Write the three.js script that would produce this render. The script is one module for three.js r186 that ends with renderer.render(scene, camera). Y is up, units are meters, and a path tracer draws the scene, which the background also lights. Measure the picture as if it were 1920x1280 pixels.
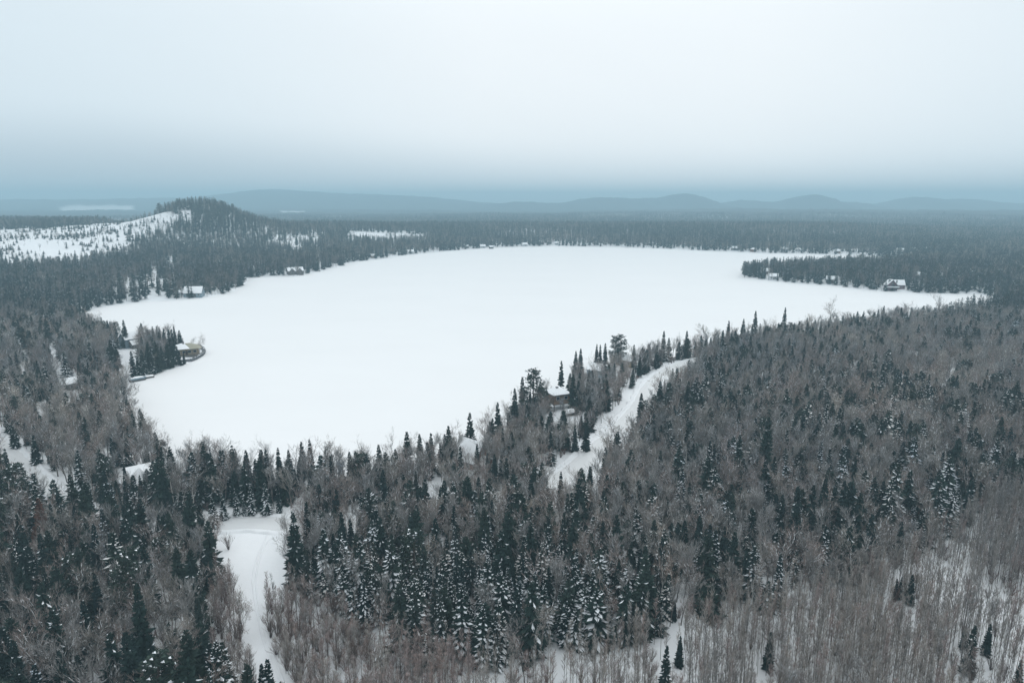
import * as THREE from 'three';
import { mergeGeometries } from 'three/addons/utils/BufferGeometryUtils.js';

// ------------------------------------------------------------------ camera, sky, sun, air, exposure
const EYE = 75, FOCAL = 1280, TILT = Math.atan((640 - 372) / FOCAL);      // metres above the ice; focal length in photo pixels
const scene = new THREE.Scene();
const camera = new THREE.PerspectiveCamera(2 * Math.atan(640 / FOCAL) * 180 / Math.PI, 1.5, 1, 20000);
camera.position.set(0, EYE, 0);
camera.rotation.set(-TILT, 0, 0);

const lin = (c) => { c /= 255; return c <= 0.04045 ? c / 12.92 : Math.pow((c + 0.055) / 1.055, 2.4); };
const rgb = (r, g, b) => [lin(r), lin(g), lin(b)];
const smooth = (a, b, x) => { const t = Math.min(1, Math.max(0, (x - a) / (b - a))); return t * t * (3 - 2 * t); };
const mix3 = (a, b, t) => [0, 1, 2].map((i) => a[i] + (b[i] - a[i]) * t);

const SKY = 1.1;
function overcastSky() {
  const W = 512, Hh = 256, data = new Float32Array(W * Hh * 4);
  const k15 = (c) => c.map((x) => x * SKY), lowDim = k15(rgb(176, 194, 206)), lowMid = k15(rgb(214, 224, 231)), dim = k15(rgb(207, 224, 234)), bright = k15(rgb(238, 244, 248)), up = k15(rgb(236, 244, 249)).map((x) => x * 1.34), below = k15(rgb(190, 200, 208));
  for (let j = 0; j < Hh; j++) for (let i = 0; i < W; i++) {
    const el = ((j + 0.5) / Hh - 0.5) * 180, az = ((i + 0.5) / W - 0.25) * 360;          // az 0 = straight ahead, positive to the right
    const a = ((az + 540) % 360) - 180;
    const side = 0.5 + 0.5 * Math.cos((a - 12) * Math.PI / 180 * 1.0);                        // soft broad glow ahead, a little to the right
    const glow = Math.exp(-Math.pow((a - 8) / 30, 2));
    const low = mix3(lowDim, lowMid, smooth(0.55, 1, side) * (0.35 + 0.65 * glow));
    const mid = mix3(dim, bright, Math.min(1, 0.25 * side + 0.85 * glow));
    let c = mix3(low, mid, smooth(-0.8, 4.6, el + 0.9 * Math.sin(a * 0.05) + 1.0 * Math.max(0, 1 - Math.abs(a + 30) / 40) * -1.5));
    c = mix3(c, up, smooth(11, 34, el));
    if (el < -1) c = mix3(c, below, smooth(-1, -8, el));
    const n = 0.04 * (fbm(4 * Math.cos(a * Math.PI / 180) + 20, 4 * Math.sin(a * Math.PI / 180) + el / 6 + 40) - 0.5) * smooth(-2, 3, el);
    for (let k = 0; k < 3; k++) data[(j * W + i) * 4 + k] = c[k] * (1 + n);
    data[(j * W + i) * 4 + 3] = 1;
  }
  const t = new THREE.DataTexture(data, W, Hh, THREE.RGBAFormat, THREE.FloatType);
  t.mapping = THREE.EquirectangularReflectionMapping; t.magFilter = THREE.LinearFilter; t.needsUpdate = true;
  return t;
}
scene.background = overcastSky();
scene.environment = scene.background;
const sun = new THREE.DirectionalLight(new THREE.Color(1, 0.97, 0.93), 1.1);
sun.name = 'sun';
sun.position.set(500, 640, -1900);
sun.target.position.set(0, 0, -600);
sun.castShadow = true; sun.shadow.radius = 60;
sun.shadow.mapSize.set(2048, 2048);
Object.assign(sun.shadow.camera, { left: -900, right: 900, top: 900, bottom: -900, near: 10, far: 5000 });
scene.add(sun, sun.target);
scene.fog = new THREE.FogExp2(new THREE.Color().setRGB(0.585, 0.86, 1.0), 0.00042);
const renderer = new THREE.WebGLRenderer({ antialias: true });
renderer.setSize(1024, 682);
renderer.toneMapping = THREE.LinearToneMapping;
renderer.toneMappingExposure = 1.0;
renderer.shadowMap.enabled = true;

// ------------------------------------------------------------------ small helpers
function rng(seed) { let a = seed >>> 0; return () => { a = (a + 0x6d2b79f5) | 0; let t = Math.imul(a ^ (a >>> 15), 1 | a); t = (t + Math.imul(t ^ (t >>> 7), 61 | t)) ^ t; return ((t ^ (t >>> 14)) >>> 0) / 4294967296; }; }
function hash(x, y) { let h = Math.imul(x | 0, 374761393) + Math.imul(y | 0, 668265263); h = Math.imul(h ^ (h >>> 13), 1274126177); return ((h ^ (h >>> 16)) >>> 0) / 4294967296; }
function vnoise(x, y) {
  const ix = Math.floor(x), iy = Math.floor(y), fx = x - ix, fy = y - iy, u = fx * fx * (3 - 2 * fx), v = fy * fy * (3 - 2 * fy);
  const a = hash(ix, iy), b = hash(ix + 1, iy), c = hash(ix, iy + 1), d = hash(ix + 1, iy + 1);
  return (a + (b - a) * u) * (1 - v) + (c + (d - c) * u) * v;
}
function fbm(x, y) { return 0.5 * vnoise(x, y) + 0.3 * vnoise(x * 2.1 + 7, y * 2.1 + 3) + 0.2 * vnoise(x * 4.3 + 1, y * 4.3 + 9); }
const ct = Math.cos(TILT), st = Math.sin(TILT);
function ray(px, py) { const a = (px - 960) / FOCAL, b = (640 - py) / FOCAL; return [a, b * ct - st, -(ct + b * st)]; }        // direction of a photo pixel
function project(x, y, z) { const dy = y - EYE, f = -dy * st - z * ct, up = dy * ct - z * st; return [960 + FOCAL * x / f, 640 - FOCAL * up / f, f]; }
function onLevel(px, py, y = 0) { const d = ray(px, py), t = (y - EYE) / d[1]; return [d[0] * t, d[2] * t]; }
function inPoly(x, y, p) { let c = false; for (let i = 0, j = p.length - 1; i < p.length; j = i++) if ((p[i][1] > y) !== (p[j][1] > y) && x < (p[j][0] - p[i][0]) * (y - p[i][1]) / (p[j][1] - p[i][1]) + p[i][0]) c = !c; return c; }
function segDist(x, y, a, b) { const dx = b[0] - a[0], dy = b[1] - a[1], t = Math.min(1, Math.max(0, ((x - a[0]) * dx + (y - a[1]) * dy) / (dx * dx + dy * dy || 1))); return Math.hypot(x - a[0] - t * dx, y - a[1] - t * dy); }
const lineDist = (x, y, l) => { let m = 1e9; for (let i = 1; i < l.length; i++) m = Math.min(m, segDist(x, y, l[i - 1], l[i])); return m; };
const used = new Map();
function numbered(n) { const k = used.get(n) ?? 0; used.set(n, k + 1); return k ? `${n}_${String(k).padStart(3, '0')}` : n; }
function tag(o, label, category, group, kind) { o.userData.label = label; if (category) o.userData.category = category; if (group) o.userData.group = group; if (kind) o.userData.kind = kind; return o; }
function shade(o) { o.traverse((m) => { if (m.isMesh) { m.castShadow = true; m.receiveShadow = true; } }); return o; }
function mesh(name, g, m, parent) { const o = new THREE.Mesh(g, m); o.name = parent === scene ? numbered(name) : name; parent.add(o); return shade(o); }

// ------------------------------------------------------------------ the lie of the land
const SHORE = [[150, 590], [180, 578], [260, 566], [330, 562], [400, 556], [440, 546], [461, 532], [466, 521], [500, 518], [560, 518], [600, 508], [645, 499], [652, 492], [700, 487], [760, 478], [820, 472], [880, 467], [940, 463],
  [1050, 461], [1150, 463], [1250, 466], [1350, 471], [1420, 474], [1500, 475], [1600, 478], [1690, 482], [1715, 487], [1680, 494], [1600, 498], [1500, 501], [1430, 505], [1396, 510], [1388, 516], [1430, 525], [1500, 531], [1570, 536],
  [1640, 545], [1720, 549], [1830, 551], [1862, 556], [1850, 582], [1750, 598], [1600, 617], [1450, 639], [1300, 664], [1200, 686], [1090, 724], [1000, 766], [940, 815], [880, 851], [800, 881], [700, 901], [600, 906], [500, 899],
  [400, 891], [335, 888], [308, 862], [268, 806], [246, 748], [238, 722], [262, 712], [292, 702], [330, 691], [376, 670], [385, 657], [362, 649], [300, 646], [250, 641], [200, 624], [160, 603]].map(([x, y]) => onLevel(x, y));
function shoreDist(x, z) { let m = 1e9; for (let i = 0, j = SHORE.length - 1; i < SHORE.length; j = i++) m = Math.min(m, segDist(x, z, SHORE[j], SHORE[i])); return inPoly(x, z, SHORE) ? -m : m; }
const polar = (px, d) => [(px - 960) / FOCAL * d, -d];
const RIDGES = [
  { l: [polar(-900, 1150), polar(-100, 1150), polar(140, 1120), polar(200, 1100)], h: 27, w: 400, wf: 330 },
  { l: [polar(720, 1230), polar(840, 1300), polar(960, 1340), polar(1250, 1330), polar(1480, 1350)], h: 11, w: 170, wf: 260 },
  { l: [polar(1350, 3000), polar(1960, 2700), polar(2500, 2600)], h: 14, w: 600, wf: 600 },
];
const KNOBS = [[polar(402, 1010), 33, 68, 95], [polar(335, 1030), 13, 70, 90], [polar(260, 1090), 4, 90, 90],
  [polar(520, 4900), 50, 380, 500], [polar(560, 5000), 56, 1000, 500], [polar(300, 5000), 26, 900, 600], [polar(760, 5100), 52, 600, 500], [polar(900, 5200), 4, 700, 500], [polar(0, 5000), 46, 1100, 600],
  [polar(985, 4200), 38, 200, 300], [polar(1110, 4300), 62, 225, 300], [polar(1205, 4350), 52, 210, 300], [polar(1287, 4250), 80, 165, 300], [polar(1385, 4500), 54, 170, 300], [polar(1508, 4200), 86, 165, 300], [polar(1580, 4350), 44, 170, 300],
  [polar(1700, 4500), 72, 200, 300], [polar(1790, 4600), 52, 220, 300], [polar(1880, 4700), 30, 280, 300], [polar(880, 4500), 14, 400, 300]];
function land(x, z, d = shoreDist(x, z)) {
  if (d < 0) return Math.max(-1.2, d * 0.2);
  const D = Math.hypot(x, z), away = smooth(40, 330, d);
  let h = 1.6 * smooth(0, 14, d) + 1.6 * smooth(8, 50, d) + 3.2 * smooth(30, 150, d);
  h += (fbm(x / 60 + 11, z / 60 + 5) - 0.5) * 5 * smooth(5, 70, d) + (fbm(x / 9, z / 9) - 0.5) * 0.7 * smooth(1, 12, d);
  for (const r of RIDGES) { const q = lineDist(x, z, r.l), near = z > r.l[1][1]; h += r.h * Math.exp(-Math.pow(q / (near ? r.w : r.wf), 2)) * away; }
  for (const [[kx, kz], kh, wx, wz] of KNOBS) { const e = Math.pow((x - kx) / wx, 2) + Math.pow((z - kz) / wz, 2); if (e < 12) h += kh * Math.exp(-e) * (0.9 + 0.2 * fbm(x / 300, z / 300)); }
  h += (fbm(x / 500 + 3, z / 500) - 0.45) * 15 * smooth(1500, 2600, D);
  return h;
}
function onLand(px, py) {                                               // where the line of sight through a photo pixel meets the ground
  const d = ray(px, py); let t0 = 50;
  for (let t = 50; t < 9000; t *= 1.008) { if (EYE + d[1] * t < Math.max(0, land(d[0] * t, d[2] * t))) { let a = t0, b = t; for (let i = 0; i < 12; i++) { const m = (a + b) / 2; if (EYE + d[1] * m < Math.max(0, land(d[0] * m, d[2] * m))) b = m; else a = m; } return [d[0] * b, d[2] * b]; } t0 = t; }
  return [d[0] * 3000, d[2] * 3000];
}
const area = (pts) => pts.map(([x, y]) => onLand(x, y));
const ROAD = area([[-60, 795], [20, 858], [62, 900], [112, 945], [190, 972], [300, 984], [420, 982], [480, 980], [545, 984], [640, 985], [760, 972], [900, 950], [990, 925], [1070, 885], [1120, 840], [1165, 800], [1200, 760], [1222, 722], [1250, 698], [1292, 678], [1335, 672]]);
const OPEN = {
  meadow: area([[402, 958], [470, 953], [562, 955], [558, 1005], [540, 1105], [530, 1130], [496, 1140], [498, 1190], [520, 1235], [552, 1300], [480, 1300], [470, 1235], [452, 1175], [440, 1110], [418, 1070], [408, 1020]]),
  slope: area([[-60, 428], [90, 428], [180, 420], [250, 411], [310, 398], [362, 396], [358, 412], [322, 421], [290, 434], [268, 455], [240, 474], [190, 486], [140, 494], [90, 506], [-60, 510]]),
  patch: area([[276, 494], [316, 492], [318, 548], [298, 566], [282, 548]]),
  field: area([[655, 436], [700, 434], [800, 439], [795, 450], [700, 452], [660, 452]]),
  fieldStrip: area([[512, 440], [604, 439], [606, 462], [560, 476], [512, 464]]),
  yard: area([[205, 882], [258, 885], [256, 930], [225, 912], [205, 900]]),
  pointYard: area([[312, 650], [384, 652], [384, 672], [340, 684], [312, 680]]),
  midYard: area([[218, 640], [262, 640], [258, 700], [240, 708], [216, 700]]),
  stiltYard: area([[1030, 745], [1065, 745], [1085, 780], [1100, 800], [1060, 815], [1020, 800], [1025, 770]]),
  roadBend: area([[1165, 735], [1200, 725], [1225, 720], [1215, 745], [1190, 770], [1165, 760]]),
  gapA: area([[82, 640], [104, 640], [110, 680], [125, 712], [152, 722], [152, 752], [120, 745], [100, 705]]),
  gapB: area([[28, 640], [50, 640], [60, 700], [50, 722], [36, 722], [40, 690]]),
  gapC: area([[55, 755], [85, 755], [92, 790], [66, 790]]),
  yardFar: area([[250, 556], [290, 552], [312, 564], [262, 572]]),
  roofA: area([[1106, 690], [1138, 690], [1138, 706], [1106, 706]]),
  roofB: area([[1155, 668], [1190, 668], [1190, 685], [1155, 685]]),
  roofC: area([[858, 850], [908, 850], [908, 874], [858, 874]]),
  clearE: area([[790, 905], [835, 905], [835, 935], [795, 940]]),
};
const THIN = ['slope', 'fieldStrip', 'gapA', 'gapB', 'gapC'];
const openIn = (x, z) => { if (x * x + z * z > 270400) { const n = fbm(x / 28, z / 28) - 0.5, m = fbm(z / 28 + 50, x / 28) - 0.5; x += n * 70; z += m * 110; } for (const k in OPEN) if (inPoly(x, z, OPEN[k])) return k; return null; };

// ------------------------------------------------------------------ surfaces
function noiseTexture(size, lo, hi, scales, seed) {
  const data = new Uint8Array(size * size * 4);
  for (let y = 0; y < size; y++) for (let x = 0; x < size; x++) {
    let n = 0, w = 0;
    for (const [s, a] of scales) { const u = x / size * s, v = y / size * s, i = Math.floor(u), j = Math.floor(v), fx = u - i, fy = v - j, p = (k, l) => hash(((k % s) + s) % s + seed * 131, ((l % s) + s) % s + seed * 17), sx = fx * fx * (3 - 2 * fx), sy = fy * fy * (3 - 2 * fy);
      n += a * ((p(i, j) * (1 - sx) + p(i + 1, j) * sx) * (1 - sy) + (p(i, j + 1) * (1 - sx) + p(i + 1, j + 1) * sx) * sy); w += a; }
    const c = Math.round(255 * (lo + (hi - lo) * n / w));
    data.set([c, c, c, 255], (y * size + x) * 4);
  }
  const t = new THREE.DataTexture(data, size, size); t.wrapS = t.wrapT = THREE.RepeatWrapping; t.magFilter = THREE.LinearFilter; t.needsUpdate = true;
  return t;
}
const snowGrain = noiseTexture(512, 0, 1, [[4, 1], [9, 0.8], [23, 0.6], [61, 0.4], [131, 0.25]], 3);
const driftTone = noiseTexture(512, 0.955, 1, [[3, 1], [7, 0.8], [17, 0.5], [47, 0.35]], 5);
const snowMat = new THREE.MeshPhysicalMaterial({ color: new THREE.Color().setRGB(1, 1, 1), vertexColors: true, roughness: 0.95, specularIntensity: 0.3, map: driftTone, bumpMap: snowGrain, bumpScale: 0.25 });
const iceSnow = new THREE.MeshPhysicalMaterial({ color: new THREE.Color().setRGB(0.765, 0.755, 0.75), roughness: 0.95, specularIntensity: 0.3, map: driftTone, bumpMap: snowGrain, bumpScale: 0.12 });
const packed = new THREE.MeshPhysicalMaterial({ color: new THREE.Color().setRGB(0.76, 0.755, 0.75), roughness: 0.9, specularIntensity: 0.3, map: noiseTexture(256, 0.74, 1, [[2, 1], [5, 0.8], [40, 0.6], [90, 0.5]], 8), bumpMap: snowGrain, bumpScale: 0.06 });
const veg = new THREE.MeshPhysicalMaterial({ color: 0xffffff, vertexColors: true, roughness: 1, specularIntensity: 0.15, side: THREE.DoubleSide });

// ------------------------------------------------------------------ ground, lake, road, tracks
const SNOW = [0.80, 0.80, 0.805];
{
  const rings = [], az = [];
  for (let r = 30; r < 7000; r *= 1.0185) rings.push(r);
  for (let a = -180; a < -58; a += 6) az.push(a);
  for (let a = -58; a < 58; a += 0.34) az.push(a);
  for (let a = 58; a <= 180; a += 6) az.push(a);
  az[az.length - 1] = 180;
  const pos = [0, land(0, 0), 0], col = [...SNOW], uv = [0, 0], idx = [];
  for (const r of rings) for (const a of az) {
    const x = r * Math.sin(a * Math.PI / 180), z = -r * Math.cos(a * Math.PI / 180), d = shoreDist(x, z);
    let y = land(x, z, d), c = SNOW;
    if (r > 2300) {                                                     // beyond the trees that stand one by one the wood itself is the surface
      const bump = vnoise(x / 14, z / 14) * 6 + vnoise(x / 40, z / 40) * 7;
      const n = fbm(x / 90, z / 90), wood = mix3([0.022, 0.032, 0.038], [0.056, 0.062, 0.066], n);
      const p = project(x, y, z), ice = (p[0] > 118 && p[0] < 246 && p[1] > 386 && p[1] < 396.5 && vnoise(x / 500, z / 160) > 0.22) || (p[0] > 528 && p[0] < 566 && p[1] > 397 && p[1] < 400.5) || (p[0] > 505 && p[0] < 517 && p[1] > 410 && p[1] < 413.5);
      const k = smooth(2300, 2700, r);
      y += bump * k * (ice ? 0 : 1); c = ice ? SNOW : mix3(SNOW, wood, k);
    }
    pos.push(x, y, z); col.push(...c); uv.push(x / 42, z / 42);
  }
  const n = az.length, at = (i, j) => 1 + i * n + j;
  for (let j = 0; j < n - 1; j++) idx.push(0, at(0, j), at(0, j + 1));
  for (let i = 0; i < rings.length - 1; i++) for (let j = 0; j < n - 1; j++) idx.push(at(i, j), at(i + 1, j), at(i, j + 1), at(i, j + 1), at(i + 1, j), at(i + 1, j + 1));
  for (let i = 0; i < idx.length; i += 3) { const t = idx[i + 1]; idx[i + 1] = idx[i + 2]; idx[i + 2] = t; }
  const g = new THREE.BufferGeometry();
  g.setAttribute('position', new THREE.Float32BufferAttribute(pos, 3)); g.setAttribute('color', new THREE.Float32BufferAttribute(col, 3)); g.setAttribute('uv', new THREE.Float32BufferAttribute(uv, 2));
  g.setIndex(idx); g.computeVertexNormals();
  tag(mesh('terrain', g, snowMat, scene), 'snow covered rolling ground under the woods, reaching to the hazy hills', 'ground', null, 'structure');
}
{
  const s = new THREE.Shape(SHORE.map(([x, z]) => new THREE.Vector2(x, -z))), g = new THREE.ShapeGeometry(s);
  g.rotateX(-Math.PI / 2); g.translate(0, 0.02, 0);
  const p = g.attributes.position, uv = g.attributes.uv;
  for (let i = 0; i < p.count; i++) uv.setXY(i, p.getX(i) / 230, p.getZ(i) / 90);
  tag(mesh('lake', g, iceSnow, scene), 'wide frozen lake under smooth unbroken white snow', 'lake', null, 'structure');
}
function ribbon(line, width, lift, crown = 0) {
  const curve = new THREE.CatmullRomCurve3(line.map(([x, z]) => new THREE.Vector3(x, 0, z))), n = Math.ceil(curve.getLength() / 1.5), K = 6, pos = [], uv = [], idx = [];
  for (let i = 0; i <= n; i++) {
    const p = curve.getPointAt(i / n), t = curve.getTangentAt(i / n), s = i * 1.5;
    for (let k = 0; k <= K; k++) { const o = (k / K - 0.5) * width, x = p.x - t.z * o, z = p.z + t.x * o; pos.push(x, land(x, z) + (k === 0 || k === K ? -0.15 : lift) + crown * (1 - Math.pow(2 * k / K - 1, 2)), z); uv.push(o / 4, s / 40); }
  }
  for (let i = 0; i < n; i++) for (let k = 0; k < K; k++) { const a = i * (K + 1) + k, b = a + K + 1; idx.push(a, a + 1, b, b, a + 1, b + 1); }
  const g = new THREE.BufferGeometry(); g.setAttribute('position', new THREE.Float32BufferAttribute(pos, 3)); g.setAttribute('uv', new THREE.Float32BufferAttribute(uv, 2)); g.setIndex(idx); g.computeVertexNormals();
  return g;
}
function bank(line, off, seed) {
  const curve = new THREE.CatmullRomCurve3(line.map(([x, z]) => new THREE.Vector3(x, 0, z))), n = Math.ceil(curve.getLength() / 0.9), S = [[-0.9, -0.1], [-0.45, 0.3], [0, 0.5], [0.4, 0.33], [0.85, -0.1]], pos = [], uv = [], col = [], idx = [];
  for (let i = 0; i <= n; i++) { const p = curve.getPointAt(i / n), t = curve.getTangentAt(i / n), w = off + Math.sign(off) * (vnoise(i * 0.2, seed) - 0.5) * 1.1, k = 0.45 + 0.95 * vnoise(i * 0.55, seed + 9);
    for (const [o, y] of S) { const q = w + o * (0.8 + 0.5 * vnoise(i * 0.4, seed + 20)), x = p.x - t.z * q, z = p.z + t.x * q; pos.push(x, land(x, z) + y * k + (y > 0 ? 0.12 * vnoise(i * 1.3 + o * 5, seed) : 0), z); uv.push(q / 20, i / 24); col.push(...SNOW); } }
  for (let i = 0; i < n; i++) for (let k = 0; k < 4; k++) { const a = i * 5 + k, b = a + 5; idx.push(a, a + 1, b, b, a + 1, b + 1); }
  const g = new THREE.BufferGeometry(); g.setAttribute('position', new THREE.Float32BufferAttribute(pos, 3)); g.setAttribute('uv', new THREE.Float32BufferAttribute(uv, 2)); g.setAttribute('color', new THREE.Float32BufferAttribute(col, 3)); g.setIndex(idx); g.computeVertexNormals(); return g;
}
[-4.3, 4.3].forEach((o, i) => tag(mesh('snow_bank', bank(ROAD, o, 31 + i * 7), snowMat, scene), ['ploughed snow ridge along the lake side of the road', 'ploughed snow ridge along the hill side of the road'][i], 'snow bank', null, 'structure'));
tag(mesh('snow_road', ribbon(ROAD, 7.4, 0.12, 0.05), packed, scene), 'packed snow road winding through the woods along the near shore', 'road', null, 'structure');
const TRACKS = [
  [[505, 985], [497, 1010], [482, 1045], [474, 1080], [475, 1110], [482, 1150], [492, 1195], [508, 1240], [525, 1290]],
  [[540, 990], [505, 1012], [487, 1045], [480, 1080], [481, 1112], [489, 1150], [500, 1195], [517, 1240], [536, 1290]],
];
const trackMat = new THREE.MeshPhysicalMaterial({ color: new THREE.Color().setRGB(0.79, 0.79, 0.80), roughness: 0.95, specularIntensity: 0.3, bumpMap: snowGrain, bumpScale: 0.1 });
TRACKS.forEach((t, i) => tag(mesh('snow_track', ribbon(area(t), 0.55, 0.05), trackMat, scene), ['pressed snowmobile track curving down the meadow, the straighter western one', 'pressed snowmobile track bending across the meadow toward the plain road corner'][i], 'track', null, 'structure'));

// ------------------------------------------------------------------ plants: geometry collectors
class Bits {
  constructor() { this.p = []; this.c = []; }
  tri(a, b, d, col) { this.p.push(...a, ...b, ...d); for (let i = 0; i < 3; i++) this.c.push(...col); }
  quad(a, b, c, d, col) { this.tri(a, b, c, col); this.tri(a, c, d, col); }
  blade(a, b, w, col, side) {                                             // a thin flat twig from a to b
    const s = side ?? [0.7, 0, 0.7]; this.quad([a[0] - s[0] * w, a[1] - s[1] * w, a[2] - s[2] * w], [a[0] + s[0] * w, a[1] + s[1] * w, a[2] + s[2] * w], [b[0] + s[0] * w * 0.5, b[1] + s[1] * w * 0.5, b[2] + s[2] * w * 0.5], [b[0] - s[0] * w * 0.5, b[1] - s[1] * w * 0.5, b[2] - s[2] * w * 0.5], col);
  }
  rod(a, b, ra, rb, col, n = 3) {
    const d = new THREE.Vector3(b[0] - a[0], b[1] - a[1], b[2] - a[2]).normalize(), u = new THREE.Vector3(Math.abs(d.y) > 0.9 ? 1 : 0, Math.abs(d.y) > 0.9 ? 0 : 1, 0).cross(d).normalize(), v = d.clone().cross(u), at = (o, r, k) => { const q = k / n * Math.PI * 2, c = Math.cos(q) * r, s = Math.sin(q) * r; return [o[0] + u.x * c + v.x * s, o[1] + u.y * c + v.y * s, o[2] + u.z * c + v.z * s]; };
    for (let k = 0; k < n; k++) this.quad(at(a, ra, k), at(a, ra, k + 1), at(b, rb, k + 1), at(b, rb, k), col);
  }
  build() { const g = new THREE.BufferGeometry(); g.setAttribute('position', new THREE.Float32BufferAttribute(this.p, 3)); g.setAttribute('color', new THREE.Float32BufferAttribute(this.c, 3)); g.computeVertexNormals(); return g; }
}
const tone = (c, k) => c.map((x) => x * k);
const add = (a, b, k = 1) => [a[0] + b[0] * k, a[1] + b[1] * k, a[2] + b[2] * k];
const PURE = [0.84, 0.85, 0.87];

// each maker returns { trunk, crown, snow? } built 12 m tall (bare and young trees likewise), standing at the origin
function spruce(seed, { wide = 2.3, snow = 0, green = [0.026, 0.044, 0.040], coarse = false, ragged = 0.2, dead = false }) {
  const R = rng(seed), trunk = new Bits(), crown = new Bits(), load = new Bits(), H = 12, bark = [0.075, 0.062, 0.055];
  const lean = [(R() - 0.5) * 0.4, 0, (R() - 0.5) * 0.4];
  trunk.rod([0, -0.6, 0], [lean[0] * 0.5, 6, lean[2] * 0.5], 0.2, 0.12, bark, 5); trunk.rod([lean[0] * 0.5, 6, lean[2] * 0.5], [lean[0], H * 0.985, lean[2]], 0.12, 0.02, bark, 4);
  const whorls = coarse ? 13 : 27, low = 0.06 + R() * 0.05;
  for (let w = 0; w < whorls; w++) {
    const t = low + (1 - low) * Math.pow((w + R() * 0.5) / whorls, 0.95), y0 = H * Math.min(t, 0.975), n = coarse ? 5 : t > 0.85 ? 5 : 7, spin = R() * 7;
    for (let k = 0; k < n; k++) {
      if (R() < ragged * 0.6 && t < 0.9) continue;
      const az = spin + (k + R() * 0.6) / n * Math.PI * 2, L = wide * Math.pow(1 - t, 0.78) * (1 - ragged + R() * ragged * 2) + 0.18, ca = Math.cos(az), sa = Math.sin(az);
      const slope = (t > 0.8 ? 0.45 : t > 0.45 ? 0 : -0.32) + (R() - 0.5) * 0.25, y = y0 + (R() - 0.5) * 0.3, ox = lean[0] * t, oz = lean[2] * t;
      const wdt = (coarse ? 0.36 : 0.24) * L + 0.07, at = (f, s, dy) => [ox + ca * L * f - sa * s, y + slope * L * f * 0.8 - 0.16 * L * f * f + dy, oz + sa * L * f + ca * s];
      const g = tone(green, 0.65 + R() * 0.75), b = at(0, 0, 0.05), m = at(0.55, 0, 0.1), tip = at(1, 0, 0.1 * L), mL = at(0.48, wdt, -0.16 - wdt * 0.4), mR = at(0.48, -wdt, -0.16 - wdt * 0.4);
      crown.tri(b, m, mL, g); crown.tri(b, mR, m, g); crown.tri(m, tip, mL, tone(g, 1.15)); crown.tri(m, mR, tip, tone(g, 1.15));
      if (!coarse) { const q = tone(g, 0.8 + R() * 0.5), f = 0.25 + R() * 0.3; crown.tri(at(f, 0, 0.02), at(f + 0.32, wdt * 1.3, -0.2), at(f + 0.12, wdt * 0.3, -0.3), q); crown.tri(at(f, 0, 0.02), at(f + 0.12, -wdt * 0.3, -0.3), at(f + 0.32, -wdt * 1.3, -0.2), q); }
      const p = snow === 2 ? 0.96 - t * 0.66 : snow === 1 ? (t < 0.82 ? 0.46 - t * 0.36 : 0.03) : 0.05;
      if (R() < p && !dead) {
        const lift = 0.05, s = 0.55 + R() * 0.4, f0 = 0.12 + R() * 0.25, f1 = Math.min(1.04, f0 + 0.45 + R() * 0.45), sw = wdt * s * (snow === 2 ? 0.76 : 0.46);
        load.tri(at(f0, 0, 0.12 + lift), at(f1, 0, 0.1 + lift + f1 * 0.05), at((f0 + f1) / 2, sw, -0.02 + lift), PURE); load.tri(at(f0, 0, 0.12 + lift), at((f0 + f1) / 2, -sw, -0.02 + lift), at(f1, 0, 0.1 + lift + f1 * 0.05), PURE);
      }
    }
  }
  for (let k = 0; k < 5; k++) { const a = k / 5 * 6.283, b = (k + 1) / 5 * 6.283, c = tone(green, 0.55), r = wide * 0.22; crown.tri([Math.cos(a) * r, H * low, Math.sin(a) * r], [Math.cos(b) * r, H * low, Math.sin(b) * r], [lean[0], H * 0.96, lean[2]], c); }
  return { trunk: trunk.build(), crown: crown.build(), snow: load.p.length ? load.build() : null };
}
function pine(seed) {
  const R = rng(seed), trunk = new Bits(), crown = new Bits(), load = new Bits(), H = 12, bark = [0.09, 0.07, 0.06];
  trunk.rod([0, -0.6, 0], [0.1, 11, 0], 0.24, 0.06, bark, 5);
  for (let w = 0; w < 15; w++) {
    const t = 0.2 + 0.78 * w / 15, n = 5;
    for (let k = 0; k < n; k++) {
      const az = R() * 6.283, L = (t < 0.35 ? 2.2 : 2.9) * Math.pow(1 - t, 0.5) * (0.6 + R() * 0.6) + 0.25, y = H * t + R() * 0.4, e = [Math.cos(az) * L, y + 0.25 * L, Math.sin(az) * L];
      trunk.rod([0, y, 0], e, 0.05, 0.02, bark);
      for (let q = 0; q < 13; q++) {
        const f = 0.5 + R() * 0.6, c = [e[0] * f + (R() - 0.5) * 1.0, y + 0.25 * L * f + (R() - 0.3) * 0.6, e[2] * f + (R() - 0.5) * 1.0], g = tone([0.036, 0.052, 0.042], 0.65 + R() * 0.8), d = () => [(R() - 0.5) * 0.9, (R() - 0.35) * 0.55, (R() - 0.5) * 0.9];
        crown.tri(c, add(c, d()), add(c, d()), g); crown.tri(c, add(c, d()), add(c, d()), g);
        if (R() < 0.05) load.tri(add(c, [0, 0.2, 0]), add(c, [0.4, 0.1, 0.1]), add(c, [0, 0.12, 0.4]), PURE);
      }
    }
  }
  return { trunk: trunk.build(), crown: crown.build(), snow: load.build() };
}
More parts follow.
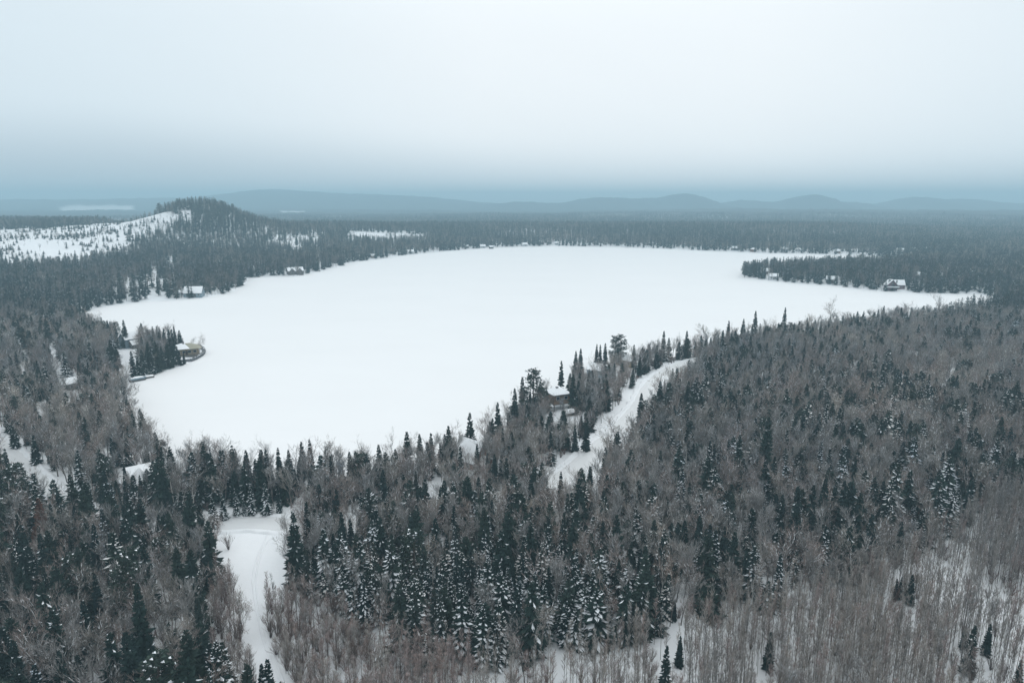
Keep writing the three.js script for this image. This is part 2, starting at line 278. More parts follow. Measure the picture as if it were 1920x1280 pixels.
function bareTree(seed, { spread = 0.5, bark = [0.15, 0.135, 0.125], twig = [0.195, 0.172, 0.156], far = false, birch = false, snowy = 0.05, slim = false }) {
  const R = rng(seed), trunk = new Bits(), crown = new Bits(), load = new Bits();
  const turn = (d, a) => { const v = new THREE.Vector3(...d), ax = new THREE.Vector3(R() - 0.5, R() - 0.5, R() - 0.5).cross(v).normalize(); return v.applyAxisAngle(ax, a).normalize().toArray(); };
  const up = (d, k) => new THREE.Vector3(d[0], d[1] + k, d[2]).normalize().toArray();
  const b0 = birch ? [0.5, 0.48, 0.45] : bark;
  const grow = (p, d, len, r, level) => {
    const segs = level < 2 ? 3 : level < 4 ? 2 : 1; let q = p, dir = d;
    const into = level === 0 ? trunk : crown;
    for (let s = 0; s < segs; s++) {
      const e = add(q, dir, len / segs), ra = r * (1 - s / segs * 0.5), rb = r * (1 - (s + 1) / segs * 0.5);
      if (level < (far ? 1 : 2)) into.rod(q, e, ra, rb, b0, level ? 3 : 5); else into.blade(q, e, Math.max(ra, far ? 0.06 : level < 4 ? 0.032 : 0.026), tone(level < 3 ? bark : twig, 0.8 + R() * 0.5), [R() - 0.5, 0.1, R() - 0.5].map((v, i, a) => v / Math.hypot(...a)));
      if (level >= 1 && level < 4 && R() < snowy) { load.quad(add(q, [0.034, ra + 0.02, 0.034]), add(q, [-0.034, ra + 0.03, -0.034]), add(e, [-0.02, rb + 0.03, -0.02]), add(e, [0.02, rb + 0.02, 0.02]), PURE); }
      if (level < 4) {
        const kids = level === 0 ? (s === 0 ? 1 : 3) : level === 1 ? 2 : level === 2 ? 2 : (far ? 1 : 3);
        if (!(level === 0 && s === 0) || R() < 0.4) for (let k = 0; k < kids; k++) grow(e, up(turn(dir, spread * (0.6 + R() * 0.9)), level < 2 ? 0.25 : 0.12), len * (level === 0 ? (slim ? 0.34 : 0.5) : level === 1 ? 0.58 : 0.62) * (0.7 + R() * 0.5) * (level === 0 && s === 1 ? 0.85 : 1), Math.max(0.014, rb * 0.6), level + 1 + (far && level === 2 ? 1 : 0));
      }
      q = e; dir = up(turn(dir, 0.12), level === 0 ? 0.1 : 0.05);
    }
  };
  grow([0, -0.5, 0], up([(R() - 0.5) * 0.2, 1, (R() - 0.5) * 0.2], 0), slim ? 9 : 7.2, slim ? 0.12 : 0.17, 0);
  return { trunk: trunk.build(), crown: crown.build(), snow: load.p.length ? load.build() : null };
}
function youngTree(seed, red) {                                           // a thin pole with a narrow broom of twigs, 9 m tall
  const R = rng(seed), trunk = new Bits(), crown = new Bits(), H = 9, bark = red ? [0.13, 0.098, 0.09] : [0.14, 0.12, 0.106], twig = red ? [0.25, 0.2, 0.186] : [0.27, 0.25, 0.234], lx = (R() - 0.5) * 0.9, lz = (R() - 0.5) * 0.9;
  const at = (t) => [lx * t * t, H * t, lz * t * t];
  trunk.rod([0, -0.4, 0], at(0.5), 0.045, 0.034, bark, 3); trunk.rod(at(0.5), at(1), 0.034, 0.01, bark, 3);
  for (let k = 0; k < 34; k++) {
    const t = 0.32 + 0.66 * Math.pow(R(), 0.8), a = R() * 6.283, L = (1.9 - t * 1.3) * (0.6 + R() * 0.6), q = at(t), e = [q[0] + Math.cos(a) * L * 0.42, q[1] + L * 0.85, q[2] + Math.sin(a) * L * 0.42];
    crown.blade(q, e, 0.02, tone(twig, 0.75 + R() * 0.5), [-Math.sin(a), 0, Math.cos(a)]);
    for (let j = 0; j < 4; j++) { const f = 0.3 + R() * 0.5, o = add(q, [e[0] - q[0], e[1] - q[1], e[2] - q[2]], f), b = a + (R() - 0.5) * 2.6; crown.blade(o, [o[0] + Math.cos(b) * L * 0.3, o[1] + L * 0.42, o[2] + Math.sin(b) * L * 0.3], 0.02, tone(twig, 0.75 + R() * 0.6), [-Math.sin(b), 0, Math.cos(b)]); }
  }
  return { trunk: trunk.build(), crown: crown.build(), snow: null };
}
function shrub(seed, { h = 3, n = 34, wide = 1.3, col = [0.15, 0.12, 0.108] }) {
  const R = rng(seed), stems = new Bits(), twigs = new Bits();
  for (let k = 0; k < n; k++) {
    const a = R() * 6.283, r = Math.sqrt(R()) * wide, top = [Math.cos(a) * r, h * (0.65 + R() * 0.4) * (1 - 0.25 * r / wide), Math.sin(a) * r], foot = [Math.cos(a) * 0.15 * R(), -0.2, Math.sin(a) * 0.15 * R()], mid = [top[0] * 0.4, top[1] * 0.5, top[2] * 0.4];
    stems.rod(foot, mid, 0.022, 0.016, tone(col, 0.7 + R() * 0.4)); stems.rod(mid, top, 0.016, 0.008, tone(col, 0.8 + R() * 0.4));
    for (let j = 0; j < 7; j++) { const f = R(), o = add(mid, [top[0] - mid[0], top[1] - mid[1], top[2] - mid[2]], f), b = a + (R() - 0.5) * 3, L = h * 0.16 * (0.6 + R()); twigs.blade(o, [o[0] + Math.cos(b) * L * 0.6, o[1] + L, o[2] + Math.sin(b) * L * 0.6], 0.013, tone(col, 0.8 + R() * 0.6), [-Math.sin(b), 0, Math.cos(b)]); }
  }
  return { stems: stems.build(), twigs: twigs.build() };
}
const whole = (t) => mergeGeometries(Object.values(t).filter(Boolean));
const KINDS = {
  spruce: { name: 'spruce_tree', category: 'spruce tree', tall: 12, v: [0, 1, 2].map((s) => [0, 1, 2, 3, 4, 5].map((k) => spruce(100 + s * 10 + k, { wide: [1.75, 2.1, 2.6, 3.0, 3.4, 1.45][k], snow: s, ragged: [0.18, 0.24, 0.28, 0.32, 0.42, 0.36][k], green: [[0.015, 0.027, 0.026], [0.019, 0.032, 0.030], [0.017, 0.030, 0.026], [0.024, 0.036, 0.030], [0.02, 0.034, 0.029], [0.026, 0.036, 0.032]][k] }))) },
  brown: { name: 'brown_conifer', category: 'conifer', tall: 12, v: [spruce(171, { wide: 2.6, dead: true, green: [0.085, 0.045, 0.034], ragged: 0.3 }), spruce(172, { wide: 2.1, dead: true, green: [0.075, 0.043, 0.034], ragged: 0.3 })] },
  pine: { name: 'pine_tree', category: 'pine tree', tall: 12, v: [pine(201), pine(202), pine(203)] },
  bare: { name: 'leafless_tree', category: 'leafless tree', tall: 13, v: [0, 1, 2, 3, 4, 5].map((k) => bareTree(300 + k, { spread: [0.5, 0.6, 0.42, 0.65, 0.5, 0.45][k], slim: k === 2 || k === 5, snowy: [0.08, 0.16, 0.06, 0.2, 0.08, 0.1][k], twig: [[0.27, 0.256, 0.246], [0.26, 0.216, 0.198], [0.27, 0.258, 0.248], [0.25, 0.2, 0.18], [0.285, 0.26, 0.236], [0.26, 0.248, 0.24]][k] })) },
  birch: { name: 'birch_tree', category: 'birch tree', tall: 13, v: [0, 1, 2].map((k) => bareTree(330 + k, { spread: 0.48, birch: true, snowy: 0.12, slim: k === 2 })) },
  young: { name: 'young_tree', category: 'young tree', tall: 9, v: [0, 1, 2, 3, 4, 5].map((k) => youngTree(400 + k, k > 3)) },
};
const FAR = {
  spruce: [0, 1, 2].map((k) => whole(spruce(500 + k, { wide: 2.2 + 0.5 * k, coarse: true, snow: k === 2 ? 1 : 0, green: [[0.017, 0.03, 0.03], [0.022, 0.036, 0.034], [0.02, 0.032, 0.03]][k] }))),
  bare: [0, 1, 2, 3].map((k) => whole(bareTree(520 + k, { far: true, spread: 0.55, snowy: k === 3 ? 0.15 : 0.02 }))),
};

// ------------------------------------------------------------------ houses and other built things (their yards keep clear of trees)
const C = (r, g, b) => new THREE.Color().setRGB(r, g, b);
const plain = (c, rough = 0.85) => new THREE.MeshPhysicalMaterial({ color: c, roughness: rough, specularIntensity: 0.4 });
const roofSnow = new THREE.MeshPhysicalMaterial({ color: C(0.86, 0.86, 0.865), roughness: 0.95, specularIntensity: 0.3, bumpMap: snowGrain, bumpScale: 0.05 });
const glass = new THREE.MeshPhysicalMaterial({ color: C(0.03, 0.04, 0.05), roughness: 0.08 });
const trim = plain(C(0.55, 0.55, 0.53));
const darkWood = plain(C(0.07, 0.055, 0.045)), stoneMat = plain(C(0.13, 0.13, 0.135)), pipeMat = plain(C(0.1, 0.1, 0.1), 0.6);
const clearings = [];                                                     // [x, z, radius along, radius toward the viewer]
function boxAt(w, h, d, x, y, z) { const g = new THREE.BoxGeometry(w, h, d); g.translate(x, y, z); return g; }
function prism(pts, depth, axis = 'z') { const s = new THREE.Shape(pts.map((p) => new THREE.Vector2(...p))), g = new THREE.ExtrudeGeometry(s, { depth, bevelEnabled: false }); g.translate(0, 0, -depth / 2); if (axis === 'x') g.rotateY(Math.PI / 2); return g; }
// a gabled block, ridge along its local x, standing at the origin of parent
function gableBlock(parent, { w, d, h, rise, x = 0, z = 0, y = 0, over = 0.45, wallMat, roofMat, snowDeep = 0.28, patchy = 0, wins = 2 }) {
  const wall = prism([[-d / 2, y - 1.2], [d / 2, y - 1.2], [d / 2, y + h], [0, y + h + rise], [-d / 2, y + h]], w, 'x'); wall.translate(x, 0, z);
  mesh('wall', wall, wallMat, parent);
  const k = rise / (d / 2), e = d / 2 + over, eave = y + h - over * k, top = y + h + rise, L = w + over * 2;
  const slab = (a, b) => [[-e, eave + a], [0, top + a], [e, eave + a], [e, eave + b], [0, top + b], [-e, eave + b]];
  const rf = prism(slab(0.02, 0.16), L, 'x'); rf.translate(x, 0, z);
  const roof = mesh('roof', rf, roofMat, parent);
  const sn = prism([[-e + 0.06, eave + 0.17 + 0.06 * k], [0, top + 0.17], [e - 0.06, eave + 0.17 + 0.06 * k], [e - 0.1, eave + 0.17 + snowDeep], [0, top + 0.2 + snowDeep], [-e + 0.1, eave + 0.17 + snowDeep]], L - 0.15 - patchy * L, 'x'); sn.translate(x - patchy * L / 2, 0, z);
  mesh('snow_cover', sn, roofSnow, roof);
  const win = (px, py, pz, turn, ww, hh) => { const f = mesh('window', new THREE.BoxGeometry(ww + 0.2, hh + 0.2, 0.08), trim, parent); f.position.set(px, py, pz); f.rotation.y = turn; const p = mesh('pane', new THREE.BoxGeometry(ww, hh, 0.04), glass, f); p.position.z = 0.035; };
  for (const s of [1, -1]) {
    for (let i = 0; i < wins; i++) win(x + (i - (wins - 1) / 2) * w / (wins + 0.4), y + h * 0.55, z + s * (d / 2 + 0.02), s > 0 ? 0 : Math.PI, 1.1, Math.min(1.2, h * 0.45));
    win(x + s * (w / 2 + 0.02), y + h * 0.6, z, s * Math.PI / 2, 1.2, Math.min(1.3, h * 0.45)); if (rise > 1.8) win(x + s * (w / 2 + 0.02), y + h + rise * 0.35, z, s * Math.PI / 2, 0.9, 0.8);
  }
  return roof;
}
function chimney(roof, x, y, z, h = 1.4) { mesh('chimney', mergeGeometries([boxAt(0.7, h, 0.7, x, y + h / 2, z), boxAt(0.85, 0.12, 0.85, x, y + h + 0.06, z)]), stoneMat, roof); }
function hipRoof(parent, w, d, y, rise, over, mat, snowMatPart, ridge = 0.35) {
  const a = w / 2 + over, b = d / 2 + over, r = w * ridge / 2, make = (lift, inset) => {
    const g = new THREE.BufferGeometry(), A = a - inset, B = b - inset, v = [[-A, y + lift, -B], [A, y + lift, -B], [A, y + lift, B], [-A, y + lift, B], [-r, y + rise + lift, 0], [r, y + rise + lift, 0]], f = [[3, 2, 5], [3, 5, 4], [1, 0, 4], [1, 4, 5], [2, 1, 5], [0, 3, 4], [0, 1, 2], [0, 2, 3]];
    g.setAttribute('position', new THREE.Float32BufferAttribute(f.flat().flatMap((i) => v[i]), 3)); g.setAttribute('uv', new THREE.Float32BufferAttribute(f.flat().flatMap((i) => [v[i][0] / 4, v[i][2] / 4]), 2)); g.computeVertexNormals(); return g;
  };
  const roof = mesh('roof', make(0, 0), mat, parent); if (snowMatPart) mesh('snow_cover', make(0.3, 0.1), snowMatPart, roof); return roof;
}
function door(parent, x, y, z, turn = 0) { const dr = mesh('door', new THREE.BoxGeometry(1, 2.05, 0.1), darkWood, parent); dr.position.set(x, y, z); dr.rotation.y = turn; const hd = mesh('handle', new THREE.SphereGeometry(0.06, 8, 6), pipeMat, dr); hd.position.set(0.35, 0, 0.08); }
function site(name, label, category, px, py, turn, clear, group) {
  const o = new THREE.Group(), [x, z] = onLand(px, py); o.name = numbered(name); scene.add(o);
  o.position.set(x, Math.max(0.05, land(x, z)), z); o.rotation.y = turn + Math.atan2(-x, -z) ;       // turn 0: its long side faces the viewer
  tag(o, label, category, group); if (clear) clearings.push([x, z, ...clear]);
  return o;
}
const cream = plain(C(0.5, 0.47, 0.38)), brownLog = plain(C(0.16, 0.085, 0.06)), redBrown = plain(C(0.2, 0.085, 0.055)), blueGrey = plain(C(0.2, 0.26, 0.3)), tan = plain(C(0.3, 0.24, 0.17)), greyBrown = plain(C(0.13, 0.115, 0.1)), shingle = plain(C(0.11, 0.11, 0.115)), oldShingle = plain(C(0.33, 0.31, 0.24)), purple = plain(C(0.13, 0.07, 0.08)), whiteWall = plain(C(0.55, 0.56, 0.57)), logBrown = plain(C(0.2, 0.13, 0.085));
{ const o = site('house', 'large house with two steep snowy gables behind bare saplings beside the lake bay', 'house', 293, 908, 0.15, [9, 5, 3.5]);
  gableBlock(o, { w: 12, d: 6.5, h: 2.8, rise: 2.2, z: -2.6, wallMat: greyBrown, roofMat: shingle, wins: 4 });
  for (const x of [-3.9, 1.9]) { const g = new THREE.Group(); g.name = 'gable_wing'; g.position.set(x, 0, 2.2); o.add(g); mesh('wall', boxAt(5, 3.6, 4.6, 0, 0.6, 0), greyBrown, g); hipRoof(g, 5, 4.6, 2.4, 3.6, 0.5, shingle, roofSnow, 0.06); const f = mesh('window', boxAt(1.4, 1.2, 0.08, 0, 1.2, 2.33), trim, g); mesh('pane', boxAt(1.2, 1, 0.04, 0, 1.2, 2.37), glass, f); }
  gableBlock(o, { w: 4.5, d: 5, h: 2.4, rise: 1.3, x: 8.3, z: -1, wallMat: blueGrey, roofMat: shingle, wins: 1 }); door(o, -1, 1, 0.75); }
{ const o = site('house', 'low house with a wide half bare hip roof on the tip of the point', 'house', 349, 663, 0.05, [12, 5, 14]);
  mesh('wall', boxAt(11, 4.2, 7, 0, 0.9, 0), tan, o); const r = hipRoof(o, 11, 7, 3, 2.2, 1.2, oldShingle, null, 0.35);
  const g = new THREE.BufferGeometry(); g.setAttribute('position', new THREE.Float32BufferAttribute([-6.6, 3.12, 4.6, 1.5, 3.12, 4.6, -0.6, 5.3, 0.05, -6.6, 3.12, 4.6, -0.6, 5.3, 0.05, -1.95, 5.32, 0, -6.62, 3.1, 4.55, -1.95, 5.32, 0, -6.62, 3.1, -4.55], 3)); g.setAttribute('uv', new THREE.Float32BufferAttribute(new Array(18).fill(0), 2)); g.computeVertexNormals(); g.translate(0, 0.1, 0.02);
  mesh('snow_cover', g, roofSnow, r); chimney(r, -1, 4.7, 0.4); for (const x of [-3.6, -1.2, 1.2, 3.6]) { const f = mesh('window', new THREE.BoxGeometry(1.5, 1.3, 0.08), trim, o); f.position.set(x, 1.6, 3.52); mesh('pane', boxAt(1.3, 1.1, 0.04, 0, 0, 0.035), glass, f); }
  door(o, 0, 1.1, 3.55); const deck = mesh('deck', boxAt(12.5, 0.25, 2.6, 0.2, 0.1, 5.2), greyBrown, o); mesh('railing', mergeGeometries([boxAt(12.5, 0.08, 0.08, 0.2, 1.1, 6.4), ...[-6, -3, 0, 3, 6].map((x) => boxAt(0.1, 1, 0.1, x + 0.2, 0.65, 6.4))]), darkWood, deck); }
{ const o = site('house', 'cottage with two stacked snowy gables and a blue grey end above the point', 'house', 251, 651, 0.45, [7, 5, 12]);
  gableBlock(o, { w: 8.5, d: 6.5, h: 3.6, rise: 2.6, z: -2.6, y: 1, wallMat: blueGrey, roofMat: shingle }); gableBlock(o, { w: 6, d: 4, h: 2.2, rise: 1.5, z: 2.2, x: 0.4, wallMat: greyBrown, roofMat: shingle, wins: 3 }); door(o, 1.9, 1, 4.25); }
{ const o = site('chalet', 'chalet with a steep snow white roof and brown gable behind lakeside spruces', 'chalet', 884, 872, -0.75, [6, 4, 5]);
  gableBlock(o, { w: 8.5, d: 7, h: 2.8, rise: 4.6, wallMat: redBrown, roofMat: shingle, wins: 2 }); door(o, 0, 1, 3.56); const r2 = gableBlock(o, { w: 3, d: 4.4, h: 2.2, rise: 1.5, x: 5.4, wallMat: redBrown, roofMat: shingle, wins: 1 }); chimney(r2, -3, 6.2, -0.8, 1.6); }
{ const o = site('stilt_house', 'brown house on tall posts under a snowy hip roof above the lake road', 'house', 1046, 764, 0.5, [6, 3, 8]);
  mesh('wall', boxAt(6.2, 2.9, 6, 0, 4.2, 0), logBrown, o); const r = hipRoof(o, 6.2, 6, 5.6, 2.3, 0.8, shingle, roofSnow, 0.05); chimney(r, -0.8, 6.6, 0.6, 1.3);
  mesh('deck', boxAt(8, 0.3, 8, 0, 2.6, 0.3), darkWood, o); for (const [x, z] of [[-3.5, 3.7], [3.5, 3.7], [-3.5, -3.2], [3.5, -3.2], [0, 3.7]]) mesh('post', new THREE.CylinderGeometry(0.17, 0.2, 4, 8).translate(x, 0.6, z), darkWood, o);
  mesh('railing', mergeGeometries([boxAt(8, 0.9, 0.08, 0, 3.2, 4.25), boxAt(0.08, 0.9, 8, 3.95, 3.2, 0.3), boxAt(0.08, 0.9, 8, -3.95, 3.2, 0.3)]), logBrown, o); for (const x of [-1.6, 1.6]) { const f = mesh('window', boxAt(1.4, 1.3, 0.08, x, 4.4, 3.03), trim, o); mesh('pane', boxAt(1.2, 1.1, 0.04, x, 4.4, 3.065), glass, f); } }
{ const o = site('shed', 'small dark round ended shed with a thick cap of snow below the stilt house', 'shed', 1066, 779, 0.7, [3, 2, 5]);
  const barrel = new THREE.CylinderGeometry(1.1, 1.1, 3.6, 14); barrel.rotateZ(Math.PI / 2); barrel.translate(0, 0.95, 0); mesh('wall', barrel, darkWood, o);
  const sn = new THREE.CylinderGeometry(1.35, 1.35, 3.7, 14, 1, false, -0.2, Math.PI * 0.75); sn.rotateZ(Math.PI / 2); sn.rotateX(-0.35); sn.translate(0, 1.02, 0); mesh('snow_cover', sn, roofSnow, o); mesh('door', new THREE.BoxGeometry(0.08, 1.4, 0.8).translate(1.83, 0.8, 0), logBrown, o); }
{ const o = site('house', 'pale walled house with a long snowy roof among spruces above the lake', 'house', 1121, 704, -0.35, [5, 2, 30]);
  const r = gableBlock(o, { w: 8, d: 6, h: 3, rise: 2, wallMat: blueGrey, roofMat: shingle, wins: 3 }); chimney(r, 2, 4.4, -0.6); door(o, -1, 1, 3.06); }
{ const o = site('house', 'twin roofed lodge behind the shore pines near the upper road', 'house', 1170, 683, -0.5, [6, 2, 26]);
  gableBlock(o, { w: 6, d: 5, h: 3.4, rise: 2, x: -2.6, wallMat: tan, roofMat: shingle, wins: 2 }); gableBlock(o, { w: 5.5, d: 5, h: 3, rise: 1.8, x: 3.2, z: 1.4, wallMat: tan, roofMat: shingle, wins: 2 }); door(o, 1, 1, 3.96); }
{ const o = site('house', 'snow roofed house in the gap of the western slope above a clump of birches', 'house', 141, 727, 0.3, [6, 3, 8]);
  gableBlock(o, { w: 7, d: 5.5, h: 2.6, rise: 1.6, wallMat: greyBrown, roofMat: shingle, wins: 3 }); gableBlock(o, { w: 3.4, d: 3.4, h: 2, rise: 1, x: -5.6, z: -1, wallMat: greyBrown, roofMat: shingle, wins: 1 }); door(o, 1.2, 1, 2.8); }
{ const o = site('house', 'long house with a broad white roof just behind the far bay shore', 'house', 364, 555, -0.3, [10, 3, 9]);
  gableBlock(o, { w: 13, d: 9, h: 3, rise: 4.2, wallMat: blueGrey, roofMat: shingle, wins: 4 }); door(o, 2, 1, 4.56); }
{ const o = site('shed', 'little blue grey shed standing west of the long white roofed house', 'shed', 341, 553, 0.1, [3, 1, 4]); gableBlock(o, { w: 4, d: 3.4, h: 2.2, rise: 1.3, wallMat: whiteWall, roofMat: shingle, wins: 1 }); }
{ const o = site('house', 'big lakeside house with a double peaked snow roof on the north shore', 'house', 553, 513, 0.2, [10, 3, 7]);
  gableBlock(o, { w: 15, d: 8, h: 3.2, rise: 3, wallMat: greyBrown, roofMat: shingle, wins: 4 }); for (const x of [-3.8, 3.4]) { const g = new THREE.Group(); g.name = 'gable_wing'; g.position.set(x, 0, 3.4); g.rotation.y = Math.PI / 2; o.add(g); gableBlock(g, { w: 4, d: 5, h: 3.2, rise: 2.6, wallMat: greyBrown, roofMat: shingle, wins: 1 }); } door(o, 0, 1, 4.06); }
{ const o = site('cottage', 'small pale cottage alone among trees west of the double peaked house', 'cottage', 471, 511, 0.2, [4, 1, 5]); gableBlock(o, { w: 5, d: 5, h: 4, rise: 2.4, wallMat: whiteWall, roofMat: shingle, wins: 1 }); }
{ const o = site('log_house', 'great log house with a tall purple brown gable and sweeping snowy roof', 'house', 1676, 541, 0.35, [11, 5, 9]);
  const g = new THREE.Group(); g.name = 'gable_wing'; g.position.set(-4, 0, 3); g.rotation.y = Math.PI / 2; o.add(g); gableBlock(g, { w: 9, d: 9, h: 4.5, rise: 4.6, wallMat: purple, roofMat: shingle, wins: 1, over: 0.8 });
  gableBlock(o, { w: 15, d: 8, h: 4, rise: 4.2, x: 2, z: -2, wallMat: purple, roofMat: shingle, wins: 3 }); const dk = mesh('deck', boxAt(11, 0.3, 3, -4, 2.4, 9), whiteWall, o); mesh('railing', boxAt(11, 0.9, 0.1, -4, 3, 10.4), whiteWall, dk);  o.scale.setScalar(0.85); }
// small cottages round the far shore and on the peninsula
const COTTAGES = [
  [905, 464.5, 8, 'gable', 'pale', 'white roofed cottage, second of a pair west of the shore bulge'], [921, 466, 6, 'gable', 'dark', 'tiny dark cabin right beside the lake ice on the far shore'], [1014, 457, 10, 'hip', 'dark', 'dark walled cottage ringed by snowy roof edges on the far shore'], [1045, 458.5, 7, 'gable', 'pale', 'far cottage at the foot of a narrow cleared strip'],
  [1079, 453.5, 5, 'gable', 'dark', 'small hut deep in the far woods with a bright roof'], [1092, 451.5, 6, 'hip', 'pale', 'pale square cottage set back in the far woods'], [983, 461, 9, 'gable', 'pale', 'low boathouse on the ice edge of the far shore'], [875, 464.5, 6, 'gable', 'dark', 'far cabin half hidden under shore conifers'],
  [770, 475, 8, 'gable', 'pale', 'cabin on the northwest shore next to a snowy landing'], [700, 483, 7, 'gable', 'dark', 'dark cabin among conifers on the northwest shore'], [1378, 468.5, 9, 'gable', 'dark', 'brown cottage above a snowy ramp on the northeast shore'], [1413, 471, 7, 'hip', 'dark', 'dark cottage crowning a white lawn that runs down to the ice'],
  [1470, 470.5, 9, 'gable', 'pale', 'pale cottage with a low roof on the northeast shore'], [1486, 462, 10, 'gable', 'pale', 'house higher up behind the northeast shore cottages'], [1497, 471, 8, 'hip', 'pale', 'house over the widest white lawn on the northeast shore'], [1571, 474, 7, 'gable', 'dark', 'hut where the far bay begins'],
  [1600, 473, 7, 'gable', 'pale', 'cottage midway along the far bay shore'], [1689, 473, 10, 'gable', 'pale', 'broad cottage at the head of the far bay'], [1713, 471, 9, 'hip', 'pale', 'bright house at the very end of the far bay'], [1733, 470, 8, 'gable', 'dark', 'cabin in the woods beyond the bay head'],
  [1436, 513, 11, 'gable', 'dark', 'cottage near the peninsula tip under a flat snowy roof'], [1450, 523, 10, 'gable', 'pale', 'boathouse at the ice edge near the peninsula tip'], [1560, 529, 11, 'gable', 'dark', 'low cabin with white terrace midway along the peninsula'], [1786, 512, 10, 'gable', 'dark', 'house with a bright roof inland on the peninsula'],
  [1832, 517, 13, 'hip', 'dark', 'wide flat roofed house inland on the peninsula'], [1881, 515, 8, 'gable', 'dark', 'small house under pines on the inland peninsula'], [1887, 500, 9, 'gable', 'pale', 'pale house on the wooded rise behind the peninsula'], [1906, 501, 8, 'hip', 'pale', 'hip roofed house at the end of the wooded rise'], [1728, 521, 9, 'gable', 'dark', 'cabin close east of the great log house'],
];
COTTAGES.forEach(([px, py, w, kind, wall, label], i) => {
  if (py > 490) w *= 0.85;
  const o = site('cottage', label, 'cottage', px, py, (hash(i, 7) - 0.5) * 0.9, [w * (py < 490 ? 0.85 : 0.65), 2, 12]), wm = wall === 'pale' ? whiteWall : [logBrown, greyBrown, redBrown][i % 3];
  if (kind === 'gable') { gableBlock(o, { w, d: w * 0.75, h: 2.8, rise: w * 0.26, wallMat: wm, roofMat: shingle, wins: 2 }); door(o, w * 0.05, 1, w * 0.375 + 0.06); }
  else { mesh('wall', boxAt(w, 4, w * 0.8, 0, 0.9, 0), wm, o); hipRoof(o, w, w * 0.8, 2.9, w * 0.25, 0.6, shingle, roofSnow, 0.4); for (const s of [-1, 1]) { const f = mesh('window', boxAt(1.4, 1.2, 0.08, s * w * 0.25, 1.6, w * 0.4 + 0.03), trim, o); mesh('pane', boxAt(1.2, 1, 0.04, s * w * 0.25, 1.6, w * 0.4 + 0.07), glass, f); } }
});
{ // the shore of the point: boulder wall, snowed-in boat, dock and a fallen trunk
  const pts = [[330, 681], [345, 678], [358, 676], [370, 671], [380, 664], [381, 656], [373, 650]].map(([x, y]) => onLevel(x, y, 0.3)), curve = new THREE.CatmullRomCurve3(pts.map(([x, z]) => new THREE.Vector3(x, 0, z))), R = rng(77), gs = [];
  const n = Math.round(curve.getLength() / 0.8);
  const c0 = curve.getPoint(0.5);
  for (let i = 0; i < n; i++) for (let k = 0; k < 2; k++) { const p = curve.getPointAt(i / n), g = new THREE.IcosahedronGeometry(0.55 + R() * 0.3, 0); g.scale(1, 0.8, 1); g.rotateY(R() * 6); g.translate(p.x - c0.x + (R() - 0.5) * 0.5, 0.25 + k * 0.65 + R() * 0.15, p.z - c0.z + (R() - 0.5) * 0.5 - k * 0.3); gs.push(g); }
  const o = new THREE.Group(); o.name = numbered('stone_wall'); o.position.set(c0.x, 0, c0.z); scene.add(o); tag(o, 'dark boulder retaining wall curving round the tip of the point', 'stone wall');
  const st = mesh('boulders', mergeGeometries(gs), stoneMat, o); st.userData.kind = 'stuff';
  const caps = []; for (let i = 0; i < n; i += 3) { const p = curve.getPointAt(i / n), g = new THREE.SphereGeometry(0.5, 6, 4); g.scale(1, 0.3, 1); g.translate(p.x - c0.x, 1.32, p.z - c0.z - 0.3); caps.push(g); } const cp = mesh('snow_cover', mergeGeometries(caps), roofSnow, o); cp.userData.kind = 'stuff';
}
{ const o = site('moored_boat', 'snow covered pontoon boat frozen in beside the bank below the point', 'boat', 257, 714, 0.35, [4, 3, 6]);
  for (const z of [-0.8, 0.8]) { const g = new THREE.CapsuleGeometry(0.32, 5.6, 4, 10); g.rotateZ(Math.PI / 2); g.translate(0, 0.3, z); mesh('pontoon', g, pipeMat, o); }
  mesh('deck', boxAt(6.2, 0.15, 2.4, 0, 0.7, 0), darkWood, o); mesh('railing', mergeGeometries([boxAt(6, 0.7, 0.06, 0, 1.1, 1.16), boxAt(6, 0.7, 0.06, 0, 1.1, -1.16), boxAt(0.06, 0.7, 2.3, 3, 1.1, 0)]), blueGrey, o);
  const sn = new THREE.SphereGeometry(1, 14, 8); sn.scale(3, 0.75, 1.15); sn.translate(-0.1, 1.15, 0); mesh('snow_cover', sn, roofSnow, o); }
{ const o = site('dock', 'flat wooden dock with a pillow of snow at the ice edge east of the boat', 'dock', 272, 709, 0.2, [4, 3, 6]);
  mesh('platform', boxAt(6.5, 0.35, 2.6, 0, 0.45, 0), darkWood, o); mesh('snow_cover', boxAt(6.4, 0.3, 2.5, 0, 0.78, 0), roofSnow, o); for (const x of [-3, 0, 3]) for (const z of [-1.1, 1.1]) mesh('post', new THREE.CylinderGeometry(0.08, 0.08, 1.4, 6).translate(x, 0.2, z + Math.sign(z) * 0.3), darkWood, o); }
{ const o = site('leaning_trunk', 'pale bare trunk leaning over the ice just behind the snowy dock', 'fallen trunk', 274, 705, 0, null); const b = new Bits(); b.rod([0, 0, 0], [1.6, 1.6, -2], 0.16, 0.12, [0.45, 0.42, 0.4], 6); b.rod([1.6, 1.6, -2], [2.6, 3.1, -4], 0.12, 0.07, [0.4, 0.36, 0.33], 6); mesh('trunk', b.build(), veg, o); const c = new Bits(); c.rod([2, 2.2, -2.8], [2.1, 3.4, -3.1], 0.04, 0.02, [0.3, 0.25, 0.22]); c.rod([2.4, 2.8, -3.6], [3.2, 3.4, -3.7], 0.03, 0.015, [0.3, 0.25, 0.22]); mesh('branch', c.build(), veg, o); }

